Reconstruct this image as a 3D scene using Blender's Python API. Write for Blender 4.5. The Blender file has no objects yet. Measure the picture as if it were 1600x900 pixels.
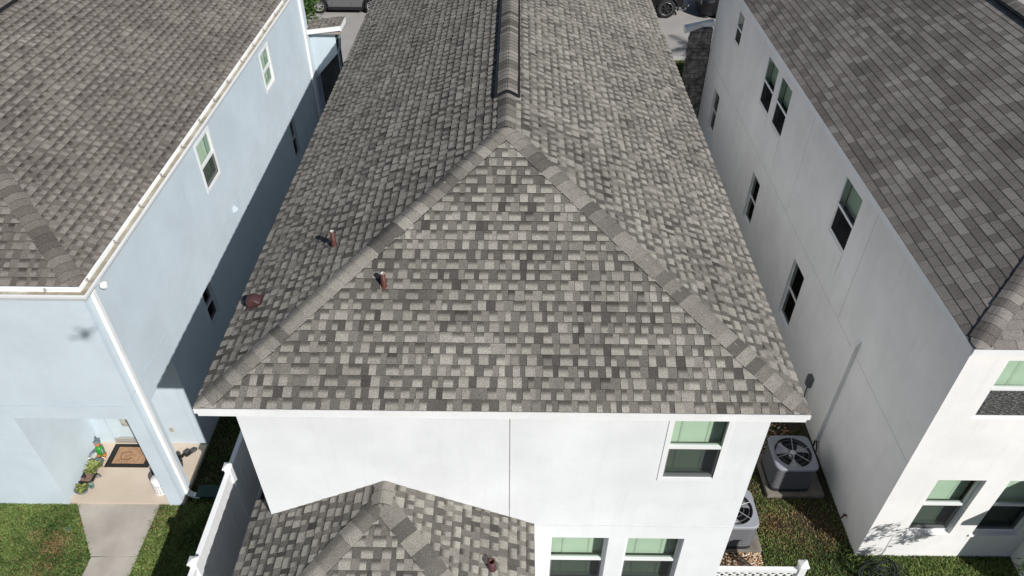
import bpy, math, random
import numpy as np
from mathutils import Vector, Matrix
R_ = math.radians
scene = bpy.context.scene
COL = scene.collection
# ------------------------------------------------------------------ camera
PITCH, YAW, ROLL, FPX = R_(40.246), R_(.233), R_(-.4263), 1154.0
CAMZ = 13.0
def cam_axes():
    cp, sp = math.cos(PITCH), math.sin(PITCH); cr, sr = math.cos(ROLL), math.sin(ROLL)
    F = Vector((0, cp, -sp)); D = Vector((0, -sp, -cp)); R = Vector((1, 0, 0))
    R2 = R*cr + D*sr; D2 = D*cr - R*sr
    M = Matrix.Rotation(YAW, 3, 'Z')
    return M @ R2, M @ D2, M @ F
_r, _d, _f = cam_axes()
cam = bpy.data.cameras.new('camera'); camo = bpy.data.objects.new('camera', cam); COL.objects.link(camo)
m = Matrix((( _r.x, -_d.x, -_f.x, 0), (_r.y, -_d.y, -_f.y, 0), (_r.z, -_d.z, -_f.z, CAMZ), (0, 0, 0, 1)))
camo.matrix_world = m
cam.sensor_width = 36; cam.lens = 36*FPX/1600; cam.clip_start = .05; cam.clip_end = 3000
scene.camera = camo
# ------------------------------------------------------------------ light
SUN = Vector((.85, -1.02, 1.0)).normalized()
world = bpy.data.worlds.new('World'); scene.world = world; world.use_nodes = True
wn = world.node_tree.nodes; wl = world.node_tree.links
bg = wn['Background']; sky = wn.new('ShaderNodeTexSky'); sky.sky_type = 'NISHITA'; sky.sun_disc = False
sky.sun_elevation = math.asin(SUN.z); sky.sun_rotation = math.atan2(SUN.x, SUN.y)
sky.air_density = 1.0; sky.dust_density = .6; sky.ozone_density = 1.0
wl.new(sky.outputs[0], bg.inputs[0]); bg.inputs[1].default_value = .05
sun = bpy.data.lights.new('sun', 'SUN'); sun.energy = 4.9; sun.angle = R_(.53); sun.color = (1, .975, .94)
suno = bpy.data.objects.new('sun', sun); COL.objects.link(suno)
suno.rotation_euler = SUN.to_track_quat('Z', 'Y').to_euler(); suno.location = (20, -20, 30)
scene.view_settings.view_transform = 'Standard'; scene.view_settings.look = 'None'
scene.view_settings.gamma = 1; scene.view_settings.exposure = 0.1
scene.view_settings.use_curve_mapping = False
scene.render.engine = 'CYCLES'
scene.cycles.max_bounces = 8; scene.cycles.diffuse_bounces = 3; scene.cycles.transparent_max_bounces = 12
scene.cycles.caustics_reflective = False; scene.cycles.caustics_refractive = False

# ------------------------------------------------------------------ helpers
def V(*a): return Vector(a)
class MB:
    """collects raw geometry in world (or local) coordinates"""
    def __init__(s): s.v = []; s.f = []; s.c = []; s.sm = []
    def face(s, pts, col=None, smooth=False):
        b = len(s.v); s.v.extend([tuple(p) for p in pts]); s.f.append(tuple(range(b, b+len(pts))))
        if col is None: col = [(1, 1, 1, 1)]*len(pts)
        elif not isinstance(col, list): col = [col]*len(pts)
        s.c.extend(col); s.sm.append(smooth)
    def mesh(s, verts, faces, smooth=False, col=(1, 1, 1, 1)):
        b = len(s.v); s.v.extend([tuple(p) for p in verts])
        for f in faces: s.f.append(tuple(i+b for i in f)); s.c.extend([col]*len(f)); s.sm.append(smooth)
    def box(s, x0, x1, y0, y1, z0, z1, col=(1, 1, 1, 1)):
        vs = [(x0, y0, z0), (x1, y0, z0), (x1, y1, z0), (x0, y1, z0), (x0, y0, z1), (x1, y0, z1), (x1, y1, z1), (x0, y1, z1)]
        s.mesh(vs, [(0, 3, 2, 1), (4, 5, 6, 7), (0, 1, 5, 4), (1, 2, 6, 5), (2, 3, 7, 6), (3, 0, 4, 7)], col=col)
    def obox(s, c, a, b, d, col=(1, 1, 1, 1)):
        c = Vector(c); a = Vector(a); b = Vector(b); d = Vector(d)
        vs = [c+a*i+b*j+d*k for k in (-1, 1) for (i, j) in ((-1, -1), (1, -1), (1, 1), (-1, 1))]
        s.mesh(vs, [(0, 3, 2, 1), (4, 5, 6, 7), (0, 1, 5, 4), (1, 2, 6, 5), (2, 3, 7, 6), (3, 0, 4, 7)], col=col)
    def tube(s, pts, rad, n=10, cap=True, smooth=True):
        pts = [Vector(p) for p in pts]; k = len(pts)
        if not hasattr(rad, '__len__'): rad = [rad]*k
        vs = []; prev = None
        for i, p in enumerate(pts):
            t = (pts[min(i+1, k-1)]-pts[max(i-1, 0)]).normalized()
            if prev is None:
                up = Vector((0, 0, 1)) if abs(t.z) < .9 else Vector((1, 0, 0))
                a = t.cross(up).normalized()
            else: a = (prev - t*prev.dot(t)).normalized()
            prev = a; b = t.cross(a)
            for j in range(n):
                q = 2*math.pi*j/n; vs.append(p+(a*math.cos(q)+b*math.sin(q))*rad[i])
        fs = [(i*n+j, i*n+(j+1) % n, (i+1)*n+(j+1) % n, (i+1)*n+j) for i in range(k-1) for j in range(n)]
        s.mesh(vs, fs, smooth)
        if cap:
            s.mesh(vs[:n], [tuple(range(n))[::-1]]); s.mesh(vs[-n:], [tuple(range(n))])
    def lathe(s, c, prof, n=24, sx=1, sy=1, smooth=True):
        c = Vector(c); vs = []; k = len(prof)
        for (r, z) in prof:
            for j in range(n):
                q = 2*math.pi*j/n; vs.append(c+Vector((r*math.cos(q)*sx, r*math.sin(q)*sy, z)))
        s.mesh(vs, [(i*n+j, i*n+(j+1) % n, (i+1)*n+(j+1) % n, (i+1)*n+j) for i in range(k-1) for j in range(n)], smooth)
    def blob(s, c, r, n=8, m_=6, jit=0, rng=random):
        c = Vector(c); r = Vector(r) if hasattr(r, '__len__') else Vector((r, r, r)); vs = []
        for i in range(m_+1):
            th = math.pi*i/m_
            for j in range(n):
                q = 2*math.pi*j/n; k = 1+rng.uniform(-jit, jit)
                vs.append(c+Vector((r.x*math.sin(th)*math.cos(q)*k, r.y*math.sin(th)*math.sin(q)*k, r.z*math.cos(th)*k)))
        s.mesh(vs, [(i*n+j, (i+1)*n+j, (i+1)*n+(j+1) % n, i*n+(j+1) % n) for i in range(m_) for j in range(n)], True)
    def build(s, name, mat, parent=None, bevel=0, weld=False):
        me = bpy.data.meshes.new(name); off = wloc(parent)
        vs = np.array(s.v, dtype=np.float64).reshape(-1, 3) - np.array(off)
        me.from_pydata(vs.tolist(), [], s.f)
        me.polygons.foreach_set('use_smooth', s.sm)
        ca = me.color_attributes.new('tint', 'FLOAT_COLOR', 'CORNER')
        ca.data.foreach_set('color', np.array(s.c, dtype=np.float32).ravel())
        me.materials.append(mat); me.update()
        o = bpy.data.objects.new(name, me); COL.objects.link(o)
        if parent: o.parent = parent
        if bevel:
            b = o.modifiers.new('bevel', 'BEVEL'); b.width = bevel; b.segments = 2; b.limit_method = 'ANGLE'
        return o
def wloc(p):
    t = Vector((0, 0, 0))
    while p: t += p.location; p = p.parent
    return t
def tag(o, label=None, cat=None, group=None, kind=None):
    if label: o['label'] = label
    if cat: o['category'] = cat
    if group: o['group'] = group
    if kind: o['kind'] = kind
    return o
def thing(name, loc, label, cat, group=None):
    o = bpy.data.objects.new(name, None); o.location = loc; o.empty_display_size = .2; COL.objects.link(o)
    return tag(o, label, cat, group)
def copy_tree(o, loc=None, parent=None):
    kids = [c for c in bpy.data.objects if c.parent == o]
    c = o.copy(); COL.objects.link(c)
    if parent: c.parent = parent
    if loc is not None: c.location = loc
    for k in kids: copy_tree(k, None, c)
    return c

# ------------------------------------------------------------------ materials
def mat(name, col, rough=.8, var=.0, vscale=3, bump=0, bscale=60, metal=0, spec=.3, col2=None, detail=6, fine=0, fscale=150, coat=0):
    """procedural surface: base colour broken up by noise at two scales, with fine relief"""
    M = bpy.data.materials.new(name); M.use_nodes = True; n = M.node_tree.nodes; l = M.node_tree.links
    p = n['Principled BSDF']; p.inputs['Roughness'].default_value = rough; p.inputs['Metallic'].default_value = metal
    p.inputs['Specular IOR Level'].default_value = spec
    if coat: p.inputs['Coat Weight'].default_value = coat
    tc = n.new('ShaderNodeTexCoord'); src = None
    c4 = (*col, 1)
    if var or col2:
        no = n.new('ShaderNodeTexNoise'); no.inputs['Scale'].default_value = vscale; no.inputs['Detail'].default_value = detail
        l.new(tc.outputs['Object'], no.inputs['Vector'])
        r = n.new('ShaderNodeValToRGB'); l.new(no.outputs['Fac'], r.inputs[0])
        a = col2 if col2 else tuple(x*(1-var) for x in col); b = col if col2 else tuple(min(1, x*(1+var)) for x in col)
        r.color_ramp.elements[0].position = .35; r.color_ramp.elements[1].position = .65
        r.color_ramp.elements[0].color = (*a, 1); r.color_ramp.elements[1].color = (*b, 1); src = r.outputs[0]
    if fine:
        no2 = n.new('ShaderNodeTexNoise'); no2.inputs['Scale'].default_value = fscale; no2.inputs['Detail'].default_value = 3
        l.new(tc.outputs['Object'], no2.inputs['Vector'])
        mr = n.new('ShaderNodeMapRange'); mr.inputs[1].default_value = .3; mr.inputs[2].default_value = .7
        mr.inputs[3].default_value = 1-fine; mr.inputs[4].default_value = 1+fine; l.new(no2.outputs['Fac'], mr.inputs[0])
        mx = n.new('ShaderNodeMix'); mx.data_type = 'RGBA'; mx.blend_type = 'MULTIPLY'; mx.inputs[0].default_value = 1
        if src: l.new(src, mx.inputs[6])
        else: mx.inputs[6].default_value = c4
        l.new(mr.outputs[0], mx.inputs[7]); src = mx.outputs[2]
    if src: l.new(src, p.inputs['Base Color'])
    else: p.inputs['Base Color'].default_value = c4
    if bump:
        nb = n.new('ShaderNodeTexNoise'); nb.inputs['Scale'].default_value = bscale; nb.inputs['Detail'].default_value = 4
        l.new(tc.outputs['Object'], nb.inputs['Vector'])
        bu = n.new('ShaderNodeBump'); bu.inputs['Strength'].default_value = bump; bu.inputs['Distance'].default_value = .01
        l.new(nb.outputs['Fac'], bu.inputs['Height']); l.new(bu.outputs[0], p.inputs['Normal'])
    return M
def stucco(name, col, stain, tint=.06):
    """sand-finish stucco: fine relief, cloudy colour, faint vertical weather streaks and a dirty foot"""
    M = bpy.data.materials.new(name); M.use_nodes = True; n = M.node_tree.nodes; l = M.node_tree.links
    p = n['Principled BSDF']; p.inputs['Roughness'].default_value = .92; p.inputs['Specular IOR Level'].default_value = .15
    tc = n.new('ShaderNodeTexCoord')
    def noise(scale, detail, vec=None, rough=.5):
        x = n.new('ShaderNodeTexNoise'); x.inputs['Scale'].default_value = scale; x.inputs['Detail'].default_value = detail
        x.inputs['Roughness'].default_value = rough
        l.new(vec if vec else tc.outputs['Object'], x.inputs['Vector']); return x.outputs['Fac']
    def rng(fac, a, b, c, d):
        x = n.new('ShaderNodeMapRange'); l.new(fac, x.inputs[0])
        for i, v in enumerate((a, b, c, d)): x.inputs[i+1].default_value = v
        return x.outputs[0]
    def mixc(fac, a, b):
        x = n.new('ShaderNodeMix'); x.data_type = 'RGBA'
        l.new(fac, x.inputs[0])
        for k, v in ((6, a), (7, b)):
            if isinstance(v, tuple): x.inputs[k].default_value = (*v, 1)
            else: l.new(v, x.inputs[k])
        return x.outputs[2]
    big = rng(noise(.9, 8, rough=.62), .35, .68, 0, 1)
    c = mixc(big, tuple(x*(1-tint) for x in col), tuple(min(1, x*(1+tint)) for x in col))
    mp = n.new('ShaderNodeMapping'); mp.inputs['Scale'].default_value = (6, 6, .5); l.new(tc.outputs['Object'], mp.inputs[0])
    st = rng(noise(1, 7, mp.outputs[0], .65), .55, .82, 0, .26)
    c = mixc(st, c, stain)
    pt = rng(noise(2.4, 10, rough=.72), .6, .78, 0, .24)
    c = mixc(pt, c, stain)
    l.new(c, p.inputs['Base Color'])
    bu = n.new('ShaderNodeBump'); bu.inputs['Strength'].default_value = .35; bu.inputs['Distance'].default_value = .008
    l.new(noise(45, 5, rough=.6), bu.inputs['Height']); l.new(bu.outputs[0], p.inputs['Normal'])
    return M
def shingle(name, dark, light, band, hue):
    """granulated shingle; corner attribute 'tint': R random tone, G position up the tab, B 1 = raised tab / .5 = flat piece / 0 = cut edge"""
    M = bpy.data.materials.new(name); M.use_nodes = True; n = M.node_tree.nodes; l = M.node_tree.links
    p = n['Principled BSDF']; p.inputs['Roughness'].default_value = .95; p.inputs['Specular IOR Level'].default_value = .12
    tc = n.new('ShaderNodeTexCoord'); at = n.new('ShaderNodeAttribute'); at.attribute_name = 'tint'
    sep = n.new('ShaderNodeSeparateColor'); l.new(at.outputs['Color'], sep.inputs[0])
    r = n.new('ShaderNodeValToRGB'); l.new(sep.outputs[0], r.inputs[0]); e = r.color_ramp.elements
    e[0].position = 0; e[0].color = (*dark, 1); e[1].position = 1; e[1].color = (*light, 1)
    midc = tuple((a+b)/2*h for a, b, h in zip(dark, light, hue)); x = e.new(.5); x.color = (*midc, 1)
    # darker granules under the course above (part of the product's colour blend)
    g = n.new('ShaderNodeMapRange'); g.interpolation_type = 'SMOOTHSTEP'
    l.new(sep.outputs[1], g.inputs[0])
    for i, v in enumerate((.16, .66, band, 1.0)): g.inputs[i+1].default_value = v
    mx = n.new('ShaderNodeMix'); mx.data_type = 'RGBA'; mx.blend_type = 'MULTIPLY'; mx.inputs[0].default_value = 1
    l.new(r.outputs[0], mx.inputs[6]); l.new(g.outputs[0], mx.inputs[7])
    # granules
    no = n.new('ShaderNodeTexNoise'); no.inputs['Scale'].default_value = 70; no.inputs['Detail'].default_value = 5; no.inputs['Roughness'].default_value = .75
    l.new(tc.outputs['Object'], no.inputs['Vector'])
    mr = n.new('ShaderNodeMapRange'); l.new(no.outputs['Fac'], mr.inputs[0])
    for i, v in enumerate((.34, .66, .5, 1.5)): mr.inputs[i+1].default_value = v
    m2 = n.new('ShaderNodeMix'); m2.data_type = 'RGBA'; m2.blend_type = 'MULTIPLY'; m2.inputs[0].default_value = 1
    l.new(mx.outputs[2], m2.inputs[6]); l.new(mr.outputs[0], m2.inputs[7])
    # weathering in large soft patches
    nb = n.new('ShaderNodeTexNoise'); nb.inputs['Scale'].default_value = .8; nb.inputs['Detail'].default_value = 9; l.new(tc.outputs['Object'], nb.inputs['Vector'])
    mb_ = n.new('ShaderNodeMapRange'); l.new(nb.outputs['Fac'], mb_.inputs[0])
    for i, v in enumerate((.3, .7, .84, 1.14)): mb_.inputs[i+1].default_value = v
    m3 = n.new('ShaderNodeMix'); m3.data_type = 'RGBA'; m3.blend_type = 'MULTIPLY'; m3.inputs[0].default_value = 1
    l.new(m2.outputs[2], m3.inputs[6]); l.new(mb_.outputs[0], m3.inputs[7])
    # cut edges are bare asphalt
    ed = n.new('ShaderNodeMath'); ed.operation = 'LESS_THAN'; l.new(sep.outputs[2], ed.inputs[0]); ed.inputs[1].default_value = .2
    m4 = n.new('ShaderNodeMix'); m4.data_type = 'RGBA'; l.new(ed.outputs[0], m4.inputs[0]); l.new(m3.outputs[2], m4.inputs[6]); m4.inputs[7].default_value = (.022, .02, .019, 1)
    l.new(m4.outputs[2], p.inputs['Base Color'])
    bu = n.new('ShaderNodeBump'); bu.inputs['Strength'].default_value = .5; bu.inputs['Distance'].default_value = .004
    l.new(no.outputs['Fac'], bu.inputs['Height']); l.new(bu.outputs[0], p.inputs['Normal'])
    return M
def glass(name, tint, gloss=.06, dark=None, mixdark=0):
    M = bpy.data.materials.new(name); M.use_nodes = True; n = M.node_tree.nodes; l = M.node_tree.links
    for x in list(n): n.remove(x)
    o = n.new('ShaderNodeOutputMaterial'); t = n.new('ShaderNodeBsdfTransparent'); t.inputs[0].default_value = (*tint, 1)
    g = n.new('ShaderNodeBsdfGlossy'); g.inputs['Roughness'].default_value = .02
    lw = n.new('ShaderNodeLayerWeight'); lw.inputs[0].default_value = .5
    pw = n.new('ShaderNodeMath'); pw.operation = 'POWER'; l.new(lw.outputs['Facing'], pw.inputs[0]); pw.inputs[1].default_value = 4
    f = n.new('ShaderNodeMath'); f.operation = 'MULTIPLY_ADD'; l.new(pw.outputs[0], f.inputs[0]); f.inputs[1].default_value = .8; f.inputs[2].default_value = .045
    last = t.outputs[0]
    if dark:
        d = n.new('ShaderNodeBsdfDiffuse'); d.inputs[0].default_value = (*dark, 1)
        m0 = n.new('ShaderNodeMixShader'); m0.inputs[0].default_value = mixdark; l.new(last, m0.inputs[1]); l.new(d.outputs[0], m0.inputs[2]); last = m0.outputs[0]
    if gloss:
        mx = n.new('ShaderNodeMixShader'); l.new(f.outputs[0], mx.inputs[0]); l.new(last, mx.inputs[1]); l.new(g.outputs[0], mx.inputs[2]); last = mx.outputs[0]
    l.new(last, o.inputs[0]); return M

MT = dict(
    white_stucco=stucco('white_stucco', (.735, .75, .76), (.50, .50, .50)),
    shade_stucco=stucco('cream_stucco', (.81, .795, .78), (.52, .51, .49)),
    blue_stucco=stucco('blue_stucco', (.53, .605, .652), (.42, .475, .51), .06),
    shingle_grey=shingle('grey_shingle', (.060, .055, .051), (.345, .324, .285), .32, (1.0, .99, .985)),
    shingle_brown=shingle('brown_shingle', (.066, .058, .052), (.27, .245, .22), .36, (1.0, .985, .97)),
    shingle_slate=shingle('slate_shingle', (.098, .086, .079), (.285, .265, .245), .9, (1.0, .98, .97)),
    white_metal=mat('white_metal', (.80, .81, .81), .45, var=.04, vscale=2, spec=.4, fine=.03, fscale=20),
    gutter_dirt=mat('gutter_dirt', (.46, .43, .35), .8, col2=(.30, .26, .19), vscale=3, fine=.15, fscale=30),
    vinyl=mat('white_vinyl', (.79, .80, .80), .4, var=.03, vscale=1.5, spec=.45),
    vinyl_grey=mat('grey_vinyl', (.60, .61, .64), .4, var=.04, vscale=1.5, spec=.45),
    joint=mat('joint_sealant', (.30, .30, .30), .9, var=.15, vscale=6),
    joint_soft=mat('painted_joint', (.60, .60, .59), .9, var=.1, vscale=6),
    joint_blue=mat('blue_painted_joint', (.42, .50, .54), .9, var=.1, vscale=6),
    black_plastic=mat('black_plastic', (.014, .015, .018), .5, var=.2),
    unlit_dark=mat('unlit_backing', (.10, .105, .10), .9, var=.1),  # dark tone standing in for unlit space behind openings
    blind=mat('white_blind', (.80, .80, .76), .6, var=.03),
    glass=glass('green_glass', (.63, .74, .645)),
    glass_clear=glass('dark_window_glass', (.45, .52, .47)),
    screen=glass('insect_screen', (.58, .58, .59), gloss=0, dark=(.045, .045, .05), mixdark=.32),
    worn_screen=None,
    copper=mat('rust_brown_pipe', (.085, .03, .022), .55, var=.2, vscale=15),
    maroon=mat('maroon_metal', (.075, .036, .038), .45, var=.15, vscale=8),
    pvc=mat('pvc', (.75, .75, .72), .5),
    concrete=mat('concrete', (.44, .40, .35), .9, col2=(.33, .30, .265), vscale=1.6, bump=.3, bscale=40, fine=.08, fscale=60, detail=9),
    porch_concrete=mat('sealed_porch_concrete', (.60, .50, .41), .75, col2=(.52, .43, .345), vscale=1.2, bump=.1, fine=.04, fscale=40, detail=8),
    pad=mat('grey_concrete_pad', (.19, .17, .145), .9, var=.2, vscale=5, bump=.4, bscale=30),
    soil=mat('soil', (.062, .044, .030), .95, col2=(.026, .027, .013), vscale=2.5, bump=.8, bscale=30, fine=.4, fscale=25, detail=10),
    asphalt=mat('asphalt', (.36, .34, .32), .9, col2=(.30, .285, .27), vscale=.6, bump=.4, bscale=60, fine=.12, fscale=25, detail=10),
    kerb=mat('kerb_concrete', (.42, .42, .40), .9, var=.12, vscale=2),
    louvre=mat('grey_louvre_metal', (.045, .045, .05), .5, var=.08, metal=.3),
    acdark=mat('coil_black', (.02, .02, .022), .8),
    actop=mat('painted_grey_metal', (.26, .27, .30), .5, var=.07, vscale=3, fine=.04),
    wire=mat('wire_metal', (.55, .55, .57), .4, metal=.4),
    fan=mat('fan_blade_metal', (.40, .40, .42), .45, metal=.5, var=.1),
    tyre=mat('tyre_rubber', (.018, .018, .018), .8),
    rim=mat('alloy_rim', (.62, .62, .63), .3, metal=.7),
    silver=mat('silver_paint', (.19, .19, .195), .3, metal=.5, coat=.6),
    blackpaint=mat('black_paint', (.008, .008, .010), .4, coat=.15, spec=.3),
    carglass=mat('tinted_car_glass', (.02, .025, .03), .06, spec=.6),
    red_lens=mat('red_lens', (.35, .02, .02), .2),
    stone=mat('stone_cladding', (.30, .28, .26), .9, col2=(.09, .085, .085), vscale=7, bump=.9, bscale=9, detail=4),
    bark=mat('bark', (.13, .10, .075), .9, var=.3, vscale=10, bump=.6, bscale=20),
    coir=mat('coir_mat', (.36, .215, .125), .95, var=.18, vscale=12, bump=.6, bscale=90, fine=.2, fscale=60),
    rubber=mat('black_rubber', (.022, .021, .020), .8, var=.25, vscale=20),
    hose=mat('green_black_hose', (.016, .022, .017), .6, var=.2),
    teal=mat('teal_plastic', (.02, .26, .21), .5),
    greenbox=mat('dark_green_plastic', (.012, .045, .04), .6),
    glazed=mat('blue_grey_glaze', (.12, .16, .18), .35, var=.3, vscale=14),
    terracotta=mat('orange_clay', (.42, .16, .05), .6, var=.2, vscale=20),
    frog=mat('green_glaze', (.03, .22, .035), .3, var=.25, vscale=12),
    cream=mat('cream_glaze', (.7, .6, .42), .4),
    shoe=mat('grey_rubber_sandal', (.06, .058, .06), .7, var=.3, vscale=30),
    mesh_white=mat('white_perforated_plastic', (.8, .8, .79), .5),
    door=mat('pale_painted_door', (.52, .60, .63), .5, var=.03),
    threshold=mat('aluminium_threshold', (.42, .40, .37), .5, metal=.3),
    boxgrey=mat('grey_enclosure_metal', (.13, .135, .14), .5, var=.1),
    dronegrey=mat('drone_grey_plastic', (.35, .35, .36), .5),
)
def leafmat(name, a, b, trans=.25):
    M = mat(name, b, .6, col2=a, vscale=2.2, spec=.25, detail=5, fine=.35, fscale=14)
    p = M.node_tree.nodes['Principled BSDF']
    p.inputs['Subsurface Weight'].default_value = 0
    return M
MT['leaf'] = leafmat('tree_leaf', (.035, .075, .015), (.07, .13, .03))
MT['palm'] = leafmat('palm_leaf', (.03, .06, .02), (.06, .10, .03))
MT['succulent'] = leafmat('succulent_leaf', (.14, .18, .05), (.34, .36, .12))
MT['bluesucc'] = leafmat('blue_succulent_leaf', (.16, .25, .20), (.25, .36, .30))
def worn():
    """sun-bleached insect screen: streaky white scuffs on black mesh"""
    M = bpy.data.materials.new('scuffed_black_screen'); M.use_nodes = True; n = M.node_tree.nodes; l = M.node_tree.links
    p = n['Principled BSDF']; p.inputs['Roughness'].default_value = .8
    tc = n.new('ShaderNodeTexCoord'); mp = n.new('ShaderNodeMapping'); mp.inputs['Scale'].default_value = (16, 16, 95); l.new(tc.outputs['Object'], mp.inputs[0])
    a = n.new('ShaderNodeTexNoise'); a.inputs['Scale'].default_value = 1; a.inputs['Detail'].default_value = 8; a.inputs['Roughness'].default_value = .8; l.new(mp.outputs[0], a.inputs['Vector'])
    r = n.new('ShaderNodeValToRGB'); l.new(a.outputs['Fac'], r.inputs[0]); r.color_ramp.elements[0].position = .5; r.color_ramp.elements[0].color = (.015, .015, .015, 1)
    r.color_ramp.elements[1].position = .68; r.color_ramp.elements[1].color = (.55, .55, .55, 1)
    l.new(r.outputs[0], p.inputs['Base Color']); return M
MT['worn_screen'] = worn()
def grassmat():
    M = bpy.data.materials.new('grass_blades'); M.use_nodes = True; n = M.node_tree.nodes; l = M.node_tree.links
    p = n['Principled BSDF']; p.inputs['Roughness'].default_value = .6; p.inputs['Specular IOR Level'].default_value = .2
    at = n.new('ShaderNodeAttribute'); at.attribute_name = 'tint'; l.new(at.outputs['Color'], p.inputs['Base Color'])
    return M
MT['grass'] = grassmat()

# ------------------------------------------------------------------ ground and street
def structure(name, mb, material):
    o = mb.build(name, material); o['kind'] = 'structure'; return o
g = MB(); g.face([(-600, -600, 0), (600, -600, 0), (600, 900, 0), (-600, 900, 0)]); structure('ground', g, MT['soil'])
g = MB(); g.face([(-200, 30.75, .004), (200, 30.75, .004), (200, 46, .004), (-200, 46, .004)]); structure('street', g, MT['asphalt'])
g = MB(); g.box(-200, -9.9, 30.6, 30.75, 0, .12); g.box(-5.3, 200, 30.6, 30.75, 0, .12); g.box(-200, 200, 46, 46.15, 0, .12); structure('kerb', g, MT['kerb'])
g = MB(); g.face([(-9.9, 25.2, .008), (-5.3, 25.2, .008), (-5.3, 30.75, .008), (-9.9, 30.75, .008)]); structure('driveway', g, MT['asphalt'])
g = MB()
g.mesh([(-8.77, 8.5, .0), (-7.07, 8.5, .0), (-7.1, 7.33, .0), (-7.95, 7.3, .0), (-8.77, 8.5, .05), (-7.07, 8.5, .05), (-7.1, 7.33, .05), (-7.95, 7.3, .05)],
       [(4, 5, 6, 7), (3, 2, 6, 7), (0, 3, 7, 4), (1, 2, 6, 5)])
g.box(-7.95, -7.09, 4.2, 7.315, 0, .05)
structure('walkway', g, MT['concrete'])

MT['turf'] = mat('lawn_thatch', (.07, .11, .03), .95, col2=(.05, .065, .02), vscale=5, bump=.8, bscale=60, fine=.4, fscale=40, detail=9)
g = MB(); g.face([(-14.6, 4, .003), (-7.95, 4, .003), (-7.95, 7.3, .003), (-8.77, 8.45, .003), (-14.6, 8.45, .003)]); g.face([(-7.09, 4, .003), (-5.2, 4, .003), (-5.2, 8.45, .003), (-7.09, 8.45, .003)])
g.face([(6.56, 3.5, .003), (12, 3.5, .003), (12, 7.53, .003), (6.56, 7.53, .003)]); structure('lawn', g, MT['turf'])
# ------------------------------------------------------------------ roofs
GAPS = (.04, .13, .22, .31, .40, .56)
def slope(mb, P0, U, Vd, N, S, left, right, style, rng, expo=.155):
    P0 = Vector(P0); U = Vector(U); Vd = Vector(Vd); N = Vector(N)
    def P(u, s, h): return P0+U*u+Vd*s+N*h
    if style == 'plain':
        mb.face([P(left(0), 0, .004), P(right(0), 0, .004), P(right(S), S, .004), P(left(S), S, .004)], (.4, 1, .5, 1)); return
    k = 0
    while k*expo < S-.01:
        s0 = k*expo; s1 = min(S, s0+expo)
        a0, a1, b0, b1 = left(s0), left(s1), right(s0), right(s1)
        lo, hi = min(a0, a1), max(b0, b1)
        # sheet joint tone drifts along the course
        u = lo - rng.uniform(0, .3); tab = rng.random() < .5
        base = rng.random()
        while u < hi:
            if style == 'teeth':
                w = rng.choice((.075, .095, .115, .13, .17)) if tab else rng.choice((.07, .085, .105, .13))
            else: w = rng.choice((.20, .25, .30, .333, .333))
            if rng.random() < .09: base = rng.random()
            u0, u1 = u, u+w
            c = lambda q, a, b: max(a, min(b, q))
            q00, q01 = c(u0, a0, b0), c(u1, a0, b0); q10, q11 = c(u0, a1, b1), c(u1, a1, b1)
            if (q01-q00) > .002 or (q11-q10) > .002:
                if style == 'teeth':
                    if tab:
                        t = .62+.32*rng.random()*(.5+.5*base)+rng.uniform(-.06, .06); hb, ht = .021, .007
                        if rng.random() < .06: t -= .3
                        taper = .006
                    else:
                        t = GAPS[min(5, int((rng.random()*.7+base*.3)*6))]+rng.uniform(-.04, .04); hb, ht = .012, .002
                        taper = 0
                else:
                    t = .12+.6*rng.random()**1.1+.25*base; t = max(.02, min(1, t)); hb, ht = .0075, .0015; taper = -.0035 if True else 0
                t = max(0, min(1, t))
                ty = 1 if tab or style != 'teeth' else .5
                # colour gradient only on the raised tabs
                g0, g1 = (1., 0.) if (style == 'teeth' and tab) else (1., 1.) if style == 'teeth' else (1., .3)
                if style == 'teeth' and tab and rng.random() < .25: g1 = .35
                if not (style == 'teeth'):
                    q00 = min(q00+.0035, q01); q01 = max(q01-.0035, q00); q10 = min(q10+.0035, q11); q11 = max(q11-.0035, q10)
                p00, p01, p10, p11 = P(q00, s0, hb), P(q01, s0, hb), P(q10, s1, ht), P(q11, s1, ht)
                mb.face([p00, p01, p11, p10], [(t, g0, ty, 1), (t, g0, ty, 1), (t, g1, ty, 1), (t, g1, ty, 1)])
                mb.face([P(q00, s0, -.004), P(q01, s0, -.004), p01, p00], (t, 1, .1, 1))
                if style == 'teeth' and tab:
                    mb.face([P(q00, s0, .0), p00, p10, P(q10, s1, 0)], (t*.7, .6, .6, 1))
                    mb.face([P(q01, s0, .0), p01, p11, P(q11, s1, 0)], (t*.7, .6, .6, 1))
            u = u1; tab = not tab
            if style == 'teeth' and rng.random() < .04: tab = not tab
        k += 1
    if style != 'teeth':
        mb.face([P(left(0), 0, -.001), P(right(0), 0, -.001), P(right(S), S, -.001), P(left(S), S, -.001)], (.1, 1, .1, 1))
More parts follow.
